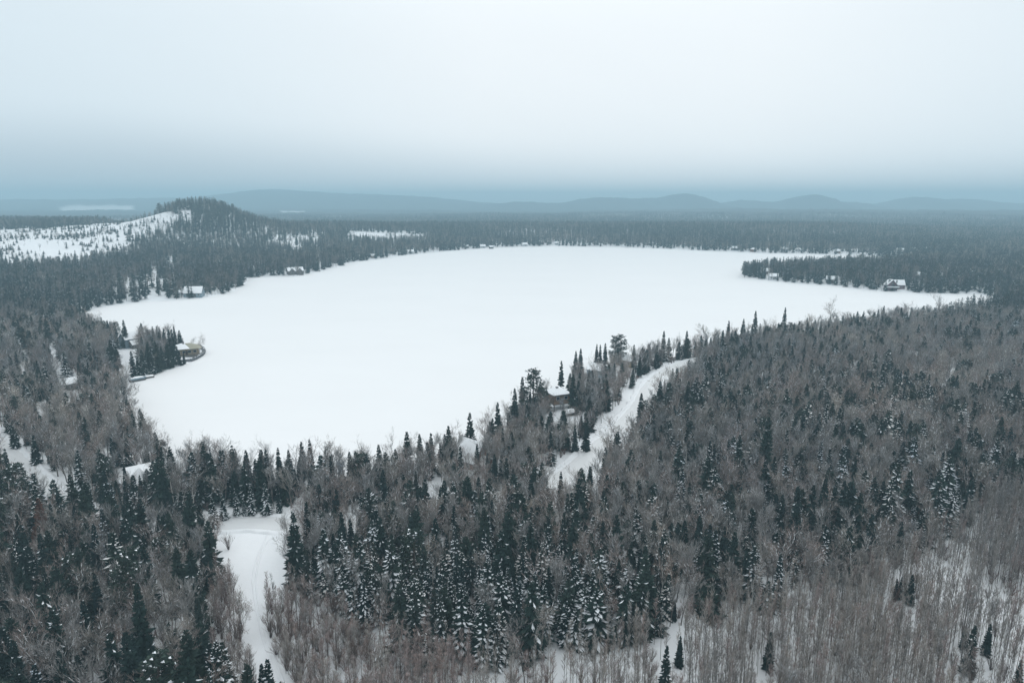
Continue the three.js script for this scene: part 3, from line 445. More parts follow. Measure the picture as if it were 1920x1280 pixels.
// ------------------------------------------------------------------ trees: single ones read off the photo first, then the woods around them
// [tip x, tip y, foot y, snow 0-2, width 0-3] in photo pixels; every one is stood on the ground where its foot is
const NOTED = {
  spruceWest: [[152, 916, 1037, 1, 3], [188, 914, 1010, 0, 0], [244, 893, 932, 1, 1], [238, 939, 1004, 1, 2], [261, 889, 932, 0, 1], [280, 876, 942, 0, 1], [297, 962, 1037, 0, 1], [306, 963, 1040, 0, 1], [387, 975, 1092, 1, 3], [354, 1083, 1156, 0, 1], [49, 1132, 1208, 0, 0], [13, 1139, 1212, 0, 1], [130, 1001, 1072, 0, 1], [141, 972, 1032, 0, 0],
    [257, 1080, 1152, 0, 2], [226, 1001, 1074, 1, 1], [2, 1040, 1105, 0, 1], [177, 1112, 1180, 1, 1], [210, 1185, 1252, 0, 1], [345, 1200, 1292, 0, 1], [394, 1224, 1302, 0, 1], [35, 1040, 1112, 1, 2], [328, 928, 992, 1, 0], [100, 1060, 1140, 1, 1], [165, 1040, 1092, 2, 3], [215, 900, 962, 0, 2], [40, 1200, 1285, 2, 2], [372, 1130, 1215, 1, 2], [315, 1165, 1250, 1, 2], [70, 985, 1060, 1, 2], [268, 1000, 1070, 1, 1], [330, 985, 1050, 1, 2], [372, 945, 1005, 2, 1], [395, 930, 990, 2, 2], [415, 925, 975, 2, 2], [350, 940, 1000, 2, 2]],
  spruceMeadow: [[547, 957, 1100, 1, 2], [624, 935, 1000, 0, 1], [678, 995, 1030, 0, 0], [611, 1015, 1087, 0, 1], [628, 1016, 1104, 1, 1], [659, 1018, 1086, 0, 1], [697, 1068, 1120, 2, 2], [723, 1036, 1112, 0, 0], [759, 1028, 1070, 0, 1], [774, 1007, 1060, 0, 1], [826, 1013, 1066, 0, 0], [770, 893, 945, 0, 1], [754, 925, 970, 0, 0], [587, 1060, 1105, 1, 2], [740, 1080, 1125, 2, 2], [770, 1085, 1130, 2, 2], [440, 915, 968, 2, 1], [468, 910, 966, 2, 2], [495, 905, 966, 2, 2], [520, 915, 962, 1, 1], [455, 935, 968, 2, 1]],
  spruceBelt: [[919, 906, 962, 0, 1], [883, 916, 965, 0, 1], [1017, 929, 980, 0, 2], [1015, 988, 1062, 0, 1], [973, 942, 1000, 0, 0], [881, 1021, 1115, 1, 1], [958, 1044, 1130, 0, 1], [948, 1021, 1090, 0, 0], [856, 1037, 1130, 1, 1], [907, 1083, 1180, 2, 2], [938, 1128, 1200, 2, 3], [981, 1047, 1130, 1, 0], [1004, 1070, 1166, 2, 2], [1050, 1108, 1180, 2, 3], [1080, 1070, 1168, 2, 2], [1112, 1070, 1165, 2, 2], [1135, 1073, 1164, 2, 2], [1132, 975, 1055, 0, 1], [1088, 1008, 1060, 0, 0], [845, 1075, 1150, 2, 2], [870, 1095, 1175, 2, 2], [820, 1060, 1130, 1, 1], [1030, 1060, 1150, 1, 1], [1060, 1040, 1120, 1, 1], [975, 1080, 1165, 2, 1], [925, 1060, 1140, 1, 1],
    [1262, 978, 1075, 0, 1], [1271, 976, 1085, 0, 0], [1285, 972, 1070, 0, 1], [1312, 968, 1088, 1, 1], [1201, 1027, 1086, 0, 1], [1234, 1042, 1098, 0, 1], [1239, 1122, 1192, 1, 1], [1266, 1122, 1165, 0, 0], [1276, 1191, 1250, 0, 1], [1250, 1208, 1295, 1, 1], [1215, 1060, 1110, 2, 1], [1180, 1040, 1105, 1, 1]],
  spruceSnowy: [[1359, 985, 1066, 0, 1], [1310, 1024, 1094, 2, 2], [1349, 1024, 1094, 2, 3], [1421, 1017, 1094, 2, 3], [1388, 880, 960, 0, 1], [1470, 925, 1010, 1, 1], [1500, 909, 1060, 1, 1], [1525, 906, 1045, 0, 1], [1549, 893, 1020, 0, 1], [1569, 906, 1020, 0, 0], [1584, 899, 1025, 0, 1], [1598, 904, 1025, 0, 1], [1615, 922, 1030, 0, 2], [1516, 995, 1070, 2, 2], [1654, 985, 1040, 2, 2], [1494, 948, 1064, 0, 0], [1460, 990, 1075, 2, 2], [1480, 1000, 1072, 1, 2], [1560, 975, 1050, 1, 2], [1590, 985, 1050, 1, 2], [1540, 960, 1050, 1, 2], [1625, 950, 1040, 1, 2],
    [1687, 867, 992, 2, 3], [1785, 850, 955, 2, 3], [1800, 912, 956, 2, 2], [1736, 926, 978, 1, 1], [1760, 919, 964, 1, 1], [1850, 850, 930, 2, 2], [1900, 845, 905, 2, 2], [1692, 1080, 1124, 0, 0], [1684, 1084, 1124, 0, 0], [1701, 1084, 1124, 0, 0], [1713, 1076, 1134, 0, 1], [1446, 1182, 1255, 0, 1], [1812, 1172, 1216, 0, 1], [1828, 1170, 1262, 1, 1], [1858, 1167, 1228, 0, 1], [1918, 1234, 1300, 0, 1], [1672, 1000, 1042, 2, 2], [1710, 880, 985, 1, 2], [1660, 900, 985, 1, 1]],
  spruceHill: [[1473, 575, 612, 0, 1], [1418, 582, 628, 0, 2], [1395, 597, 635, 0, 2], [1367, 600, 636, 0, 1], [1659, 572, 606, 0, 1], [1658, 680, 732, 0, 1], [1587, 647, 685, 0, 0], [1730, 712, 750, 0, 0], [1880, 620, 655, 0, 3], [1442, 780, 900, 0, 2], [1493, 778, 852, 0, 1], [1508, 770, 865, 0, 0], [1663, 783, 855, 0, 1], [1647, 800, 868, 0, 0], [1892, 737, 808, 0, 1], [1915, 733, 800, 0, 1], [1880, 780, 862, 0, 2], [1387, 820, 920, 1, 2], [1360, 847, 905, 0, 0], [1368, 753, 800, 0, 1], [1710, 787, 850, 0, 1], [1810, 743, 795, 0, 1], [1723, 667, 705, 0, 1], [1545, 803, 860, 2, 2], [1475, 840, 895, 1, 1], [1585, 795, 860, 0, 1], [1620, 810, 865, 0, 0], [1640, 850, 900, 2, 1], [1456, 615, 650, 0, 1], [1300, 830, 900, 0, 1], [1285, 880, 940, 0, 0], [1335, 905, 960, 0, 1]],
  spruceShore: [[881, 772, 860, 1, 2], [934, 752, 838, 0, 1], [965, 726, 815, 0, 1], [980, 705, 775, 0, 1], [924, 782, 846, 0, 1], [987, 755, 836, 0, 1], [1015, 775, 822, 0, 0], [1052, 675, 746, 0, 1], [1089, 652, 690, 0, 1], [1119, 644, 682, 0, 0], [1126, 645, 680, 0, 0], [1136, 642, 682, 0, 1], [1190, 645, 682, 0, 1], [1245, 619, 668, 0, 1], [1289, 619, 665, 0, 1], [1080, 657, 696, 0, 1], [1075, 700, 768, 0, 2], [1100, 782, 838, 0, 1], [1060, 777, 836, 0, 2], [1079, 795, 840, 0, 1], [1027, 787, 828, 0, 2], [1203, 735, 795, 0, 1], [1135, 837, 905, 0, 1], [1107, 872, 930, 0, 0], [1240, 795, 855, 0, 1], [1227, 800, 858, 0, 0], [1255, 812, 870, 0, 1], [840, 797, 878, 0, 2], [915, 848, 905, 0, 1], [927, 850, 912, 0, 1], [895, 830, 880, 0, 1], [1052, 883, 948, 0, 0], [1107, 873, 945, 0, 0], [1158, 890, 958, 0, 1], [1086, 896, 995, 0, 2],
    [565, 826, 890, 0, 1], [580, 822, 886, 0, 0], [498, 840, 900, 0, 1], [520, 838, 905, 0, 0], [655, 845, 905, 0, 1], [710, 832, 900, 0, 1], [762, 808, 890, 0, 2], [786, 812, 880, 0, 1], [800, 828, 885, 0, 0], [439, 840, 895, 0, 2], [430, 842, 890, 0, 1], [620, 850, 905, 0, 1], [690, 860, 920, 0, 1], [735, 850, 905, 0, 1], [540, 842, 900, 0, 1]],
  sprucePoint: [[172, 606, 632, 0, 0], [184, 600, 634, 0, 2], [212, 603, 654, 0, 1], [230, 599, 652, 0, 2], [296, 622, 654, 0, 1], [306, 615, 668, 0, 1], [314, 616, 670, 0, 1], [321, 616, 670, 0, 1], [192, 605, 640, 0, 0], [201, 602, 645, 0, 1], [150, 595, 622, 0, 0], [285, 632, 668, 0, 1], [275, 640, 685, 0, 2], [330, 648, 676, 0, 1], [60, 795, 838, 0, 1], [43, 720, 775, 0, 1], [90, 820, 870, 0, 1], [193, 715, 756, 0, 1], [92, 752, 800, 0, 1], [103, 603, 640, 0, 1], [165, 640, 700, 1, 2], [180, 655, 704, 1, 2], [200, 650, 706, 1, 2], [150, 660, 700, 1, 2], [60, 815, 870, 1, 2], [235, 820, 880, 0, 2], [20, 790, 840, 1, 2], [215, 645, 690, 0, 2], [264, 655, 706, 1, 3], [274, 645, 700, 0, 2], [290, 638, 696, 0, 3], [300, 648, 692, 0, 2], [311, 642, 690, 0, 3], [322, 650, 687, 0, 2], [334, 656, 685, 0, 2], [282, 662, 702, 1, 3], [343, 660, 683, 0, 1], [256, 668, 709, 1, 2]],
};
const NOTED_PINE = [[378, 832, 896], [1000, 692, 782], [1154, 630, 676], [1165, 627, 678], [1653, 622, 660], [1637, 620, 655], [300, 825, 882], [398, 382, 420], [412, 388, 424], [386, 386, 424], [1398, 490, 520]];
const NOTED_BROWN = [[70, 932, 1034], [104, 1257, 1335], [62, 985, 1060]];
const NOTED_BIRCH = [[212, 1085, 1200, 'white limbed birch forking high among dark spruces near the photo corner'], [300, 1120, 1225, 'birch with crossing snowy limbs behind three dark spruces'], [135, 1140, 1235, 'wide birch whose arching pale boughs catch the snow'], [60, 1225, 1310, 'pale birch rising from the bottom edge of the mixed wood'], [355, 880, 960, 'thin leaning birch behind the snowy hedge of small spruces'], [1020, 960, 1060, 'broad crowned birch glowing grey above the spruce belt'], [1290, 800, 880, 'grey birch above the bend of the snow road'], [1540, 690, 760, 'pale birch standing out in the middle of the hillside']];
const NOTED_BARE = [[396, 820, 895, 'tall leafless tree rising against the lake behind the round pine'], [416, 818, 890, 'tallest leafless tree of the trio east of the round pine'], [610, 822, 890, 'round headed leafless tree against the lake ice'], [348, 832, 895, 'fine twigged leafless tree between the white house and round pine'], [67, 880, 940, 'forked leafless tree alone on the road verge'], [125, 945, 1010, 'red twigged leafless tree where the road drops from view'], [1562, 562, 610, 'spreading leafless tree against the lake atop the hillside'], [1328, 606, 650, 'round leafless crown against the ice beside two small spruces'], [1768, 548, 592, 'leafless tree breaking the skyline over the narrow lake end'], [267, 788, 850, 'crooked leafless tree leaning out over the bay ice'], [370, 628, 662, 'leafless tree beside the hip roofed house on the point'], [358, 632, 655, 'small leafless tree behind the house on the point'], [270, 612, 650, 'wide leafless crown behind the twin gabled cottage'], [1158, 775, 838, 'dark leafless tree on the inside bend of the road'], [1235, 700, 760, 'slender leafless tree on the verge where the road climbs'], [1262, 690, 740, 'leafless tree silhouetted on the white upper road'], [1150, 800, 850, 'leaning leafless tree at the road edge below the clearing'], [425, 1052, 1130, 'slim leafless tree on the west verge of the meadow'], [300, 1035, 1130, 'huge reddish leafless crown in the mixed wood'], [310, 1095, 1200, 'broad olive brown leafless crown beside a dark spruce']];

const HUNDRED = ['zero', 'one', 'two', 'three', 'four', 'five', 'six', 'seven', 'eight', 'nine', 'ten', 'eleven', 'twelve', 'thirteen', 'fourteen', 'fifteen', 'sixteen', 'seventeen', 'eighteen', 'nineteen'];
const TENS = ['', '', 'twenty', 'thirty', 'forty', 'fifty', 'sixty', 'seventy', 'eighty', 'ninety', 'hundred'];
const say = (n) => { n = Math.max(0, Math.min(100, Math.round(n))); return n < 20 ? HUNDRED[n] : n % 10 ? TENS[n / 10 | 0] + '-' + HUNDRED[n % 10] : n === 100 ? 'one hundred' : TENS[n / 10]; };
const ZONE = {
  poles: [[640, 1230], [760, 1240], [900, 1262], [1000, 1240], [1170, 1215], [1300, 1172], [1450, 1140], [1600, 1110], [1700, 1062], [1790, 1000], [1860, 955], [2000, 930], [2600, 900], [2600, 1900], [600, 1900], [560, 1330], [600, 1250]],
  brushWest: [[404, 1055], [440, 1085], [455, 1150], [478, 1240], [500, 1320], [405, 1320], [398, 1100]],
  brushEast: [[500, 1142], [540, 1112], [640, 1150], [700, 1215], [760, 1330], [560, 1330], [505, 1200]],
};
function place(u, v, D) {
  if (D > 520) return u > 1375 && D < 800 ? 'on the wooded peninsula' : u < 560 ? 'on the far west shore' : 'on the far shore';
  if (inPoly(u, v, ZONE.brushWest) || inPoly(u, v, ZONE.brushEast)) return 'in brush beside the meadow';
  if (inPoly(u, v, ZONE.poles)) return 'in the thin sapling thicket';
  if (u < 420 && v > 925) return 'in the dark mixed wood';
  if (u < 345) return 'on the western slope';
  if (v > 1000 && u < 1300) return 'in the snowy spruce belt';
  if (u > 1300 && v > 890) return 'above the sapling thicket';
  if (u > 1270) return 'on the long wooded hillside';
  return 'in the near shore wood';
}
const stock = [];                                                         // every tree: { kind, k, x, y, z, h, w, turn, label?, noted }
const grid = new Map(), cell = (x, z) => Math.floor(x / 6) + ',' + Math.floor(z / 6);
const crowd = (x, z, r) => { const i = Math.floor(x / 6), j = Math.floor(z / 6); for (let a = -1; a < 2; a++) for (let b = -1; b < 2; b++) for (const t of grid.get((i + a) + ',' + (j + b)) ?? []) if (Math.hypot(t.x - x, t.z - z) < r) return true; return false; };
function stand(t) { stock.push(t); const k = cell(t.x, t.z); if (!grid.has(k)) grid.set(k, []); grid.get(k).push(t); return t; }
function noted(kind, tx, ty, by, extra) {
  if (tx > 400 && by < 960 && ty > 570) by += 8;
  const bx = 960 + (tx - 960) * (6757 - by) / (6757 - ty), [x, z] = onLand(bx, by), y = Math.max(0, land(x, z)), q = (640 - ty) / FOCAL, dy = z * (st - q * ct) / (ct + q * st);
  const h = Math.min(24, Math.max(3, dy + EYE - y));
  return stand({ kind, x, y, z, h, turn: hash(tx, ty) * 6.283, noted: true, ...extra });
}
for (const r in NOTED) for (const [tx, ty, by, snow, wide] of NOTED[r]) { const t = noted('spruce', tx, ty, by, { snow, k: wide }); t.w = Math.min(t.h, 9 + t.h * 0.25) / 12 * 0.95; }
NOTED_PINE.forEach(([a, b, c], i) => { const t = noted('pine', a, b, c, { k: i % 3 }); t.w = t.h / 12 * 1.05; });
NOTED_BROWN.forEach(([a, b, c], i) => { const t = noted('brown', a, b, c, { k: i % 2 }); t.w = t.h / 12; });
NOTED_BIRCH.forEach(([a, b, c, label], i) => { const t = noted('birch', a, b, c, { k: i % 3, label }); t.w = t.h / 13 * 1.15; });
NOTED_BARE.forEach(([a, b, c, label], i) => { const t = noted('bare', a, b, c, { k: [0, 1, 3, 4][i % 4], label }); t.w = t.h / 13 * 1.1; });

const R = rng(20240117);
const SEEN_ROADS = [area([[1050, 902], [1062, 888], [1085, 868], [1120, 835], [1160, 800], [1195, 755], [1218, 722], [1245, 700], [1292, 680]]), area([[-20, 825], [20, 858], [62, 900], [112, 945]])];
function hides(x, z, D, h) {                                              // would a tree here stand in the line of sight to an open strip the photo shows
  const far = h * D / 67;
  for (const k of [0.2, 0.4, 0.6, 0.8]) {
    const f = 1 + far * k / D, sx = x * f, sz = z * f;
    if (D < 345 && (lineDist(sx, sz, SEEN_ROADS[0]) < 3.8 || k < 0.5 && lineDist(sx, sz, SEEN_ROADS[1]) < 2.4)) return true;
    if (D < 560) { const o = openIn(sx, sz); if (o && (k < 0.5 || o.startsWith('roof')) && o !== 'meadow' && o !== 'slope' && o !== 'fieldStrip' && o !== 'yard' && hash(Math.floor(x * 3), Math.floor(z * 3)) < 0.8) return true; }
  }
  return false;
}
function blocked(x, z, D, h) {
  if (h > 0 && hides(x, z, D, h)) return true;
  const d = shoreDist(x, z); if (d < 0.5) return true;
  if (D < 420 && lineDist(x, z, ROAD) < (x > -45 && x < 8 ? 3.2 : x < -45 ? 5 : 6.2 + h * 0.05)) return true;
  for (const [cx, cz, ra, rt] of clearings) { const dist = Math.hypot(cx, cz), fx = -cx / dist, fz = -cz / dist, dx = x - cx, dz = z - cz, along = Math.abs(dx * fz - dz * fx), toward = dx * fx + dz * fz; if (along < ra * (toward > 0 ? 0.85 : 1) && toward > -ra * 0.8 && toward < (dist > 850 ? rt * 1.8 : rt)) return true; }
  return false;
}
for (let D = 62; D < 2750;) {
  const gap = D < 200 ? 2.5 : D < 520 ? 2.7 + (D - 200) * 0.0035 : D < 1300 ? 3.9 + (D - 520) * 0.0017 : 5.2 + (D - 1300) * 0.0028, half = (D < 300 ? 47 : 41.5) * Math.PI / 180, step = gap / D;
  for (let a = -half; a < half; a += step) {
    const aa = a + (R() - 0.5) * step * 0.95, dd = D + (R() - 0.5) * gap * 0.95, x = Math.sin(aa) * dd, z = -Math.cos(aa) * dd, pick = R(), r1 = R(), r2 = R(), r3 = R(), r4 = R(), r5 = R();
    const y = land(x, z); if (y < 0.05) continue;
    const [u, v] = project(x, y, z), patch = fbm(x / 34 + 40, z / 34), stripe = fbm(x / 90 + 9, z / 70 + 2);
    const open = openIn(x, z); if (open && !THIN.includes(open)) continue;
    let keep = 0.93, ps = 0.3, pp = 0.02, pbirch = 0.03, py = 0, hs = [7, 14], hb = [8, 13.5], snows = [0.55, 0.35];
    
    if (D < 520) {
      if (inPoly(u, v, ZONE.poles)) { ps = 0.012; keep = 0.05; hb = [7, 10]; hs = [4, 8]; snows = [0.4, 0.3]; }
      else if (inPoly(u, v, ZONE.brushWest) || inPoly(u, v, ZONE.brushEast)) { keep = 0.07; ps = 0.05; hb = [5, 8]; hs = [2, 4]; }
      else if (u < 420 && v > 925) { ps = 0.44; hs = [7, 15]; hb = [7, 12.5]; snows = [0.4, 0.4]; pbirch = 0.05; keep = 0.8; }
      else if (u < 345) { ps = 0.24 + 0.35 * smooth(0.46, 0.62, patch); hs = [7, 13]; hb = [8, 13]; const q = smooth(360, 520, D); ps += (0.6 - ps) * q * 0.8; }
      else if (v > 990 && u < 1300) { ps = 0.3 + 0.35 * smooth(0.45, 0.6, patch) + 0.2 * smooth(1080, 1150, v); snows = v > 1085 ? [0.05, 0.25] : [0.32, 0.42]; hs = [5, 13]; hb = [7, 12]; }
      else if (u > 1250 && v > 900) { ps = 0.4 + 0.4 * smooth(0.45, 0.6, patch); snows = [0.24, 0.36]; hs = [5, 13]; hb = [7, 12]; }
      else if (u > 1230) { ps = 0.26 + 0.34 * smooth(0.47, 0.62, patch); hs = [4, 13]; hb = [8, 12.5]; snows = [0.36, 0.36]; keep = 0.92; }
      else { ps = 0.26 + 0.2 * smooth(0.45, 0.6, patch); hs = [6, 12.5]; hb = [8, 12.5]; snows = [0.62, 0.28]; }
      const d = shoreDist(x, z); if (d < 12) { hs = [6, 12]; hb = [8, 12.5]; }
    } else {
      if (u > 1370 && D < 860) { ps = 0.66; pp = 0.06; hs = [8, 14]; keep = 0.9; }
      else if (u < 620 && D < 1000) { ps = 0.42 + 0.3 * smooth(0.45, 0.6, patch); hs = [8, 15]; keep = 0.9; }
      else { ps = 0.35 + 0.35 * smooth(0.4, 0.6, stripe); hs = [8, 15]; keep = 0.95; pp = 0.015; if (u > 930 && u < 1180 && y > 10 && D < 1500) keep = 0.9 - 0.35 * smooth(0.55, 0.65, patch); }
      if (u > 330 && u < 520 && v < 480 && D > 900 && D < 1100 && y > 30) { ps = 0.85; keep = 1; hs = [10, 16]; }
      snows = [0.85, 0.13];
    }
    if (open) keep *= open === 'slope' ? 0.06 + 0.7 * smooth(0.52, 0.7, fbm(x / 45 + 3, z / 30)) : 0.16;
    if (open === 'slope') { hs = [2, 8]; hb = [3, 9]; }
    if (pick > keep) continue;
    let kind = r1 < ps ? 'spruce' : r1 < ps + pp ? 'pine' : r1 < ps + pp + pbirch ? 'birch' : 'bare';
    if (D > 520 && kind === 'birch') kind = 'bare';
    const hr = kind === 'spruce' || kind === 'pine' ? hs : hb, h = hr[0] + (hr[1] - hr[0]) * (kind === 'spruce' ? Math.pow(r2, 0.9) : r2);
    if (blocked(x, z, D, h) || crowd(x, z, D < 520 ? 1.35 : 1)) continue;
    const t = stand({ kind, x, y, z, h, turn: r3 * 6.283, snow: r4 < snows[0] ? 0 : r4 < snows[0] + snows[1] ? 1 : 2, k: Math.floor(r5 * KINDS[kind].v[0].length || r5 * KINDS[kind].v.length) });
    t.w = kind === 'spruce' ? (7 + h * 0.42) / 12 * (0.8 + r3 * 0.3) : h / KINDS[kind].tall * (0.9 + r5 * 0.35);
    if (kind === 'bare') t.w *= D > 520 ? 0.85 : 0.9;
  }
  D += gap;
}
// the sapling thicket
const SHOWN = stock.filter((t) => t.noted && t.kind === 'spruce' && (() => { const [u, v] = project(t.x, t.y, t.z); return u > 560 && v > 1060; })());
const covers = (x, z) => SHOWN.some((t) => { const D = Math.hypot(t.x, t.z), fx = -t.x / D, fz = -t.z / D, dx = x - t.x, dz = z - t.z, to = dx * fx + dz * fz; return to > -0.5 && to < 14 && Math.abs(dx * fz - dz * fx) < 1.5; });
for (let D = 60; D < 230; D += 0.95) for (let a = -0.62; a < 0.83; a += 1.0 / D) {
  const aa = a + (R() - 0.5) * 1.0 / D, dd = D + (R() - 0.5) * 0.95, x = Math.sin(aa) * dd, z = -Math.cos(aa) * dd, r1 = R(), r2 = R(), r3 = R(), r4 = R();
  const y = land(x, z), [u, v] = project(x, y, z);
  const strip = inPoly(u, v, ZONE.brushWest) || inPoly(u, v, ZONE.brushEast);
  if (!inPoly(u, v, ZONE.poles) && !strip) continue;
  const dense = fbm(x / 13 + 3, z / 17 + 8), bare = fbm(x / 30 + 13, z / 30);
  if (r1 > 0.34 + 0.62 * smooth(0.34, 0.6, dense) - 0.34 * smooth(0.53, 0.68, bare) || crowd(x, z, 0.35) || (r3 < 0.8 && covers(x, z))) continue;
  const front = u < 900;
  if (strip && (r4 > 0.62 || openIn(x, z))) continue;
  stand({ kind: 'young', x, y, z, h: (strip ? 3.5 : front ? 5 : 6) + 4 * r2, w: (front ? 0.9 : 0.75) + 0.35 * r4, turn: r3 * 6.283, k: front ? 3 + Math.floor(r4 * 3) : Math.floor(r4 * 4.4) });
}

// which of them show largest: near ones first over a coarse raster of the photo
{
  const W = 480, Hh = 320, cover = new Float32Array(W * Hh);
  for (const t of stock) t.D = Math.hypot(t.x, t.z);
  stock.sort((a, b) => a.D - b.D);
  for (const t of stock) {
    const foot = project(t.x, t.y, t.z), tip = project(t.x, t.y + t.h, t.z); t.tip = tip; t.foot = foot;
    const half = (t.kind === 'spruce' ? 2.2 : t.kind === 'young' ? 0.9 : 2.6) * t.w * FOCAL / tip[2], solid = { spruce: 0.95, pine: 0.9, brown: 0.9, bare: 0.5, birch: 0.5, young: 0.3 }[t.kind];
    let got = 0; const y0 = Math.max(0, Math.floor(tip[1] / 4)), y1 = Math.min(Hh - 1, Math.ceil(foot[1] / 4));
    for (let j = y0; j <= y1; j++) {
      const f = Math.min(1, Math.max(0, (j * 4 + 2 - tip[1]) / Math.max(1, foot[1] - tip[1]))), ww = t.kind === 'spruce' ? half * (0.1 + 0.9 * f) : f < 0.65 ? half * Math.sqrt(Math.max(0.05, 1 - Math.pow((f - 0.35) / 0.36, 2))) : 1, cx = tip[0] + (foot[0] - tip[0]) * f;
      for (let i = Math.max(0, Math.floor((cx - ww) / 4)); i <= Math.min(W - 1, Math.floor((cx + ww) / 4)); i++) { const c = cover[j * W + i], n = (1 - c) * solid; got += n; cover[j * W + i] = c + n; }
    }
    t.seen = got * 16;
  }
}
const most = { spruce: 300, pine: 60, brown: 10, bare: 230, birch: 60, young: 240 }, singles = [], rest = [];
{
  const taken = new Set(), left = { ...most };
  const order = [...stock].sort((a, b) => (b.noted ? 1e6 : 0) + b.seen - (a.noted ? 1e6 : 0) - a.seen);
  for (const t of order) {
    const inFrame = t.tip[0] > 2 && t.tip[0] < 1918 && t.tip[1] > 2 && t.tip[1] < 1276;
    if (left[t.kind] <= 0 || !inFrame || t.seen < (t.noted ? 40 : 110) || t.D > 1200) { rest.push(t); continue; }
    const size = t.h < 6 ? 'small ' : t.h > 13.5 ? 'tall ' : t.h > 10 ? 'full-grown ' : '', look = { spruce: ['dark ', 'snow-dusted ', 'snow-laden '][t.snow] + 'spruce', pine: 'bushy pine', brown: 'rust brown dead conifer', bare: ['grey', 'reddish', 'slender grey', 'brown', 'tan', 'slender'][t.k % 6] + ' leafless tree', birch: 'white stemmed birch', young: (t.k > 3 ? 'reddish' : 'tan') + ' young tree' }[t.kind];
    const label = t.label ?? `${size}${look} ${place(t.foot[0], t.foot[1], t.D)}, tip ${say(t.tip[0] / 19.2)} percent across, ${say(t.tip[1] / 12.8)} down`;
    if (taken.has(label)) { rest.push(t); continue; }
    taken.add(label); t.label = label; left[t.kind]--; singles.push(t);
  }
}
const proto = new Map();
function single(t) {
  const K = KINDS[t.kind], set = t.kind === 'spruce' ? K.v[t.snow][t.k] : K.v[t.k], key = t.kind + (t.snow ?? '') + t.k;
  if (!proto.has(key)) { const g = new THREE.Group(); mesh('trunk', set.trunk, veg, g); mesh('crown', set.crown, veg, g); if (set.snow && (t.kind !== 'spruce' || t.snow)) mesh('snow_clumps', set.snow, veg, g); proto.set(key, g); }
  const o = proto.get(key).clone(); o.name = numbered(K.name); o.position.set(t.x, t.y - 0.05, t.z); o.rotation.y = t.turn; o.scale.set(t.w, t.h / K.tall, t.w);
  const near = place(t.foot[0], t.foot[1], t.D);
  scene.add(tag(o, t.label, K.category, `${K.category}s ${near}`));
}
singles.forEach(single);

// the rest of each kind is one object
function massOf(name, label, list, geometryOf, tall) {
  const o = new THREE.Group(); o.name = name; scene.add(o); tag(o, label, 'woods', null, 'stuff');
  const by = new Map(); for (const t of list) { const g = geometryOf(t); if (!by.has(g)) by.set(g, []); by.get(g).push(t); }
  const m = new THREE.Matrix4(), q = new THREE.Quaternion(), Y = new THREE.Vector3(0, 1, 0), col = new THREE.Color();
  for (const [g, ts] of by) {
    const im = new THREE.InstancedMesh(g, veg, ts.length); im.name = 'trees'; im.userData.kind = 'stuff'; im.castShadow = im.receiveShadow = true;
    ts.forEach((t, i) => { im.setMatrixAt(i, m.compose(new THREE.Vector3(t.x, t.y - 0.05, t.z), q.setFromAxisAngle(Y, t.turn), new THREE.Vector3(t.w, t.h / tall(t), t.w))); const st = fbm(t.x / 55 + 60, t.z / 55) - 0.5, c = 0.78 + 0.38 * hash(Math.floor(t.x * 9), Math.floor(t.z * 9)) + st * 0.5, w = 0.08 * (hash(Math.floor(t.z * 7), Math.floor(t.x * 7)) - 0.5) + st * 0.12; im.setColorAt(i, col.setRGB(c * (1 + w), c, c * (1 - w))); });
    o.add(im);
  }
  return o;
}
const cache = new Map(), wholeOf = (t) => { const key = t.kind + (t.snow ?? '') + t.k; if (!cache.has(key)) cache.set(key, whole(t.kind === 'spruce' ? KINDS.spruce.v[t.snow][t.k] : KINDS[t.kind].v[t.k])); return cache.get(key); };
const FARAWAY = 480;
massOf('spruce_forest', 'countless smaller and farther dark spruces filling the woods round the lake', rest.filter((t) => t.kind === 'spruce' || t.kind === 'brown' || t.kind === 'pine'), (t) => t.D > FARAWAY && t.kind === 'spruce' ? FAR.spruce[t.k % 3] : wholeOf(t), () => 12);
massOf('leafless_forest', 'countless smaller and farther leafless trees filling the woods round the lake', rest.filter((t) => t.kind === 'bare' || t.kind === 'birch'), (t) => t.D > FARAWAY ? FAR.bare[t.k % 4] : wholeOf(t), () => 13);
massOf('sapling_thicket', 'thin grey brown saplings standing close together over snow', rest.filter((t) => t.kind === 'young'), wholeOf, () => 9);

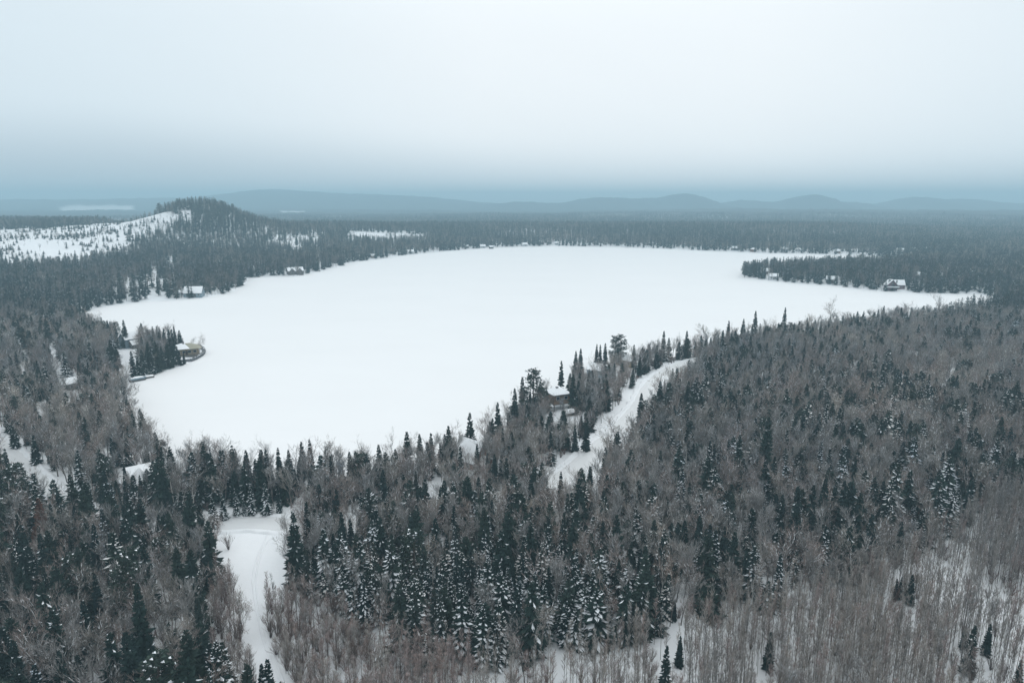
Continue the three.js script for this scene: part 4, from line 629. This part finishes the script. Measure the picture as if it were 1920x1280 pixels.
// shrubs beside the meadow, and low brush on the floor of the woods
const bush = [shrub(601, {}), shrub(602, { h: 3.4, wide: 1.5, col: [0.17, 0.112, 0.098] }), shrub(603, { h: 4.4, n: 24, wide: 1.0, col: [0.16, 0.122, 0.108] })], bushProto = bush.map((b) => { const g = new THREE.Group(); mesh('stems', b.stems, veg, g); mesh('twigs', b.twigs, veg, g); return g; });
function bushAt(x, z, k, s, label) { const o = bushProto[k].clone(); o.name = numbered('shrub'); o.position.set(x, land(x, z), z); o.rotation.y = x * 3; o.scale.setScalar(s); scene.add(tag(o, label, 'shrub', 'shrubs beside the meadow')); }
{ const [x, z] = onLand(326, 962), h = 8, b = new Bits(), o = new THREE.Group(); o.name = numbered('dead_snag'); o.position.set(x, land(x, z), z); scene.add(tag(o, 'broken pale dead trunk sticking up west of the meadow corner', 'dead tree'));
  b.rod([0, -0.4, 0], [0.1, h * 0.6, 0], 0.2, 0.15, [0.4, 0.36, 0.33], 6); b.rod([0.1, h * 0.6, 0], [-0.1, h, 0.1], 0.15, 0.08, [0.48, 0.44, 0.41], 6); mesh('trunk', b.build(), veg, o); const s = new Bits(); s.rod([0.05, h * 0.5, 0], [0.7, h * 0.56, 0.2], 0.05, 0.02, [0.3, 0.26, 0.24]); s.rod([0, h * 0.75, 0], [-0.6, h * 0.8, 0.1], 0.045, 0.02, [0.3, 0.26, 0.24]); mesh('branch_stub', s.build(), veg, o); }
{ const [x, z] = onLand(1078, 800), o = new THREE.Group(); o.name = numbered('utility_pole'); o.position.set(x, land(x, z), z); scene.add(tag(o, 'thin dark utility pole in the snowy yard below the stilt house', 'utility pole'));
  mesh('pole', new THREE.CylinderGeometry(0.1, 0.14, 7.4, 8).translate(0, 3.3, 0), darkWood, o); mesh('crossarm', new THREE.BoxGeometry(1.6, 0.12, 0.12).translate(0, 6.5, 0), darkWood, o); for (const s of [-0.65, 0.65]) mesh('insulator', new THREE.CylinderGeometry(0.05, 0.06, 0.18, 8).translate(s, 6.65, 0), pipeMat, o); }
{ const [x, z] = onLand(428, 1030); bushAt(x, z, 0, 1.15, 'round fan shaped shrub alone on the snow at the meadow corner'); }
{
  const taken = new Set(); let n = 0; const low = [];
  for (let D = 70; D < 420; D += 1.7) for (let a = -0.82; a < 0.82; a += 1.8 / D) {
    const aa = a + (R() - 0.5) * 1.6 / D, dd = D + (R() - 0.5) * 1.5, x = Math.sin(aa) * dd, z = -Math.cos(aa) * dd, r1 = R(), r2 = R(), r3 = R();
    const y = land(x, z); if (y < 0.3) continue;
    const [u, v] = project(x, y, z), strip = inPoly(u, v, ZONE.brushWest) || inPoly(u, v, ZONE.brushEast);
    if (r1 > (strip ? 0.85 : inPoly(u, v, ZONE.poles) ? 0.16 : D < 200 ? 0.2 : 0.12)) continue;
    if (openIn(x, z) || lineDist(x, z, ROAD) < 5 || blocked(x, z, D, 0)) continue;
    if (strip && r2 < 0.5 && n < 110 && u > 0 && u < 1920 && v < 1300 && v > 1040) {
      const label = `${['grey', 'reddish', 'tall thin'][Math.floor(r2 * 6)]} leafless shrub in brush beside the meadow, foot ${say(u / 19.2)} percent across, ${say(v / 12.8)} down`;
      if (!taken.has(label) && v < 1279) { taken.add(label); n++; bushAt(x, z, Math.floor(r2 * 6), 0.6 + r3 * 0.6, label); continue; }
    }
    low.push({ x, y, z, h: 0.4 + r3 * 0.7, w: 0.7 + r2 * 0.6, turn: r2 * 6, k: Math.floor(r2 * 2.99), D: dd });
  }
  const wb = bush.map((b) => whole(b)); massOf('brush_undergrowth', 'low leafless brush on the snowy floor under the trees', low, (t) => wb[t.k], () => 1);
}
camera.updateMatrixWorld();
renderer.render(scene, camera);
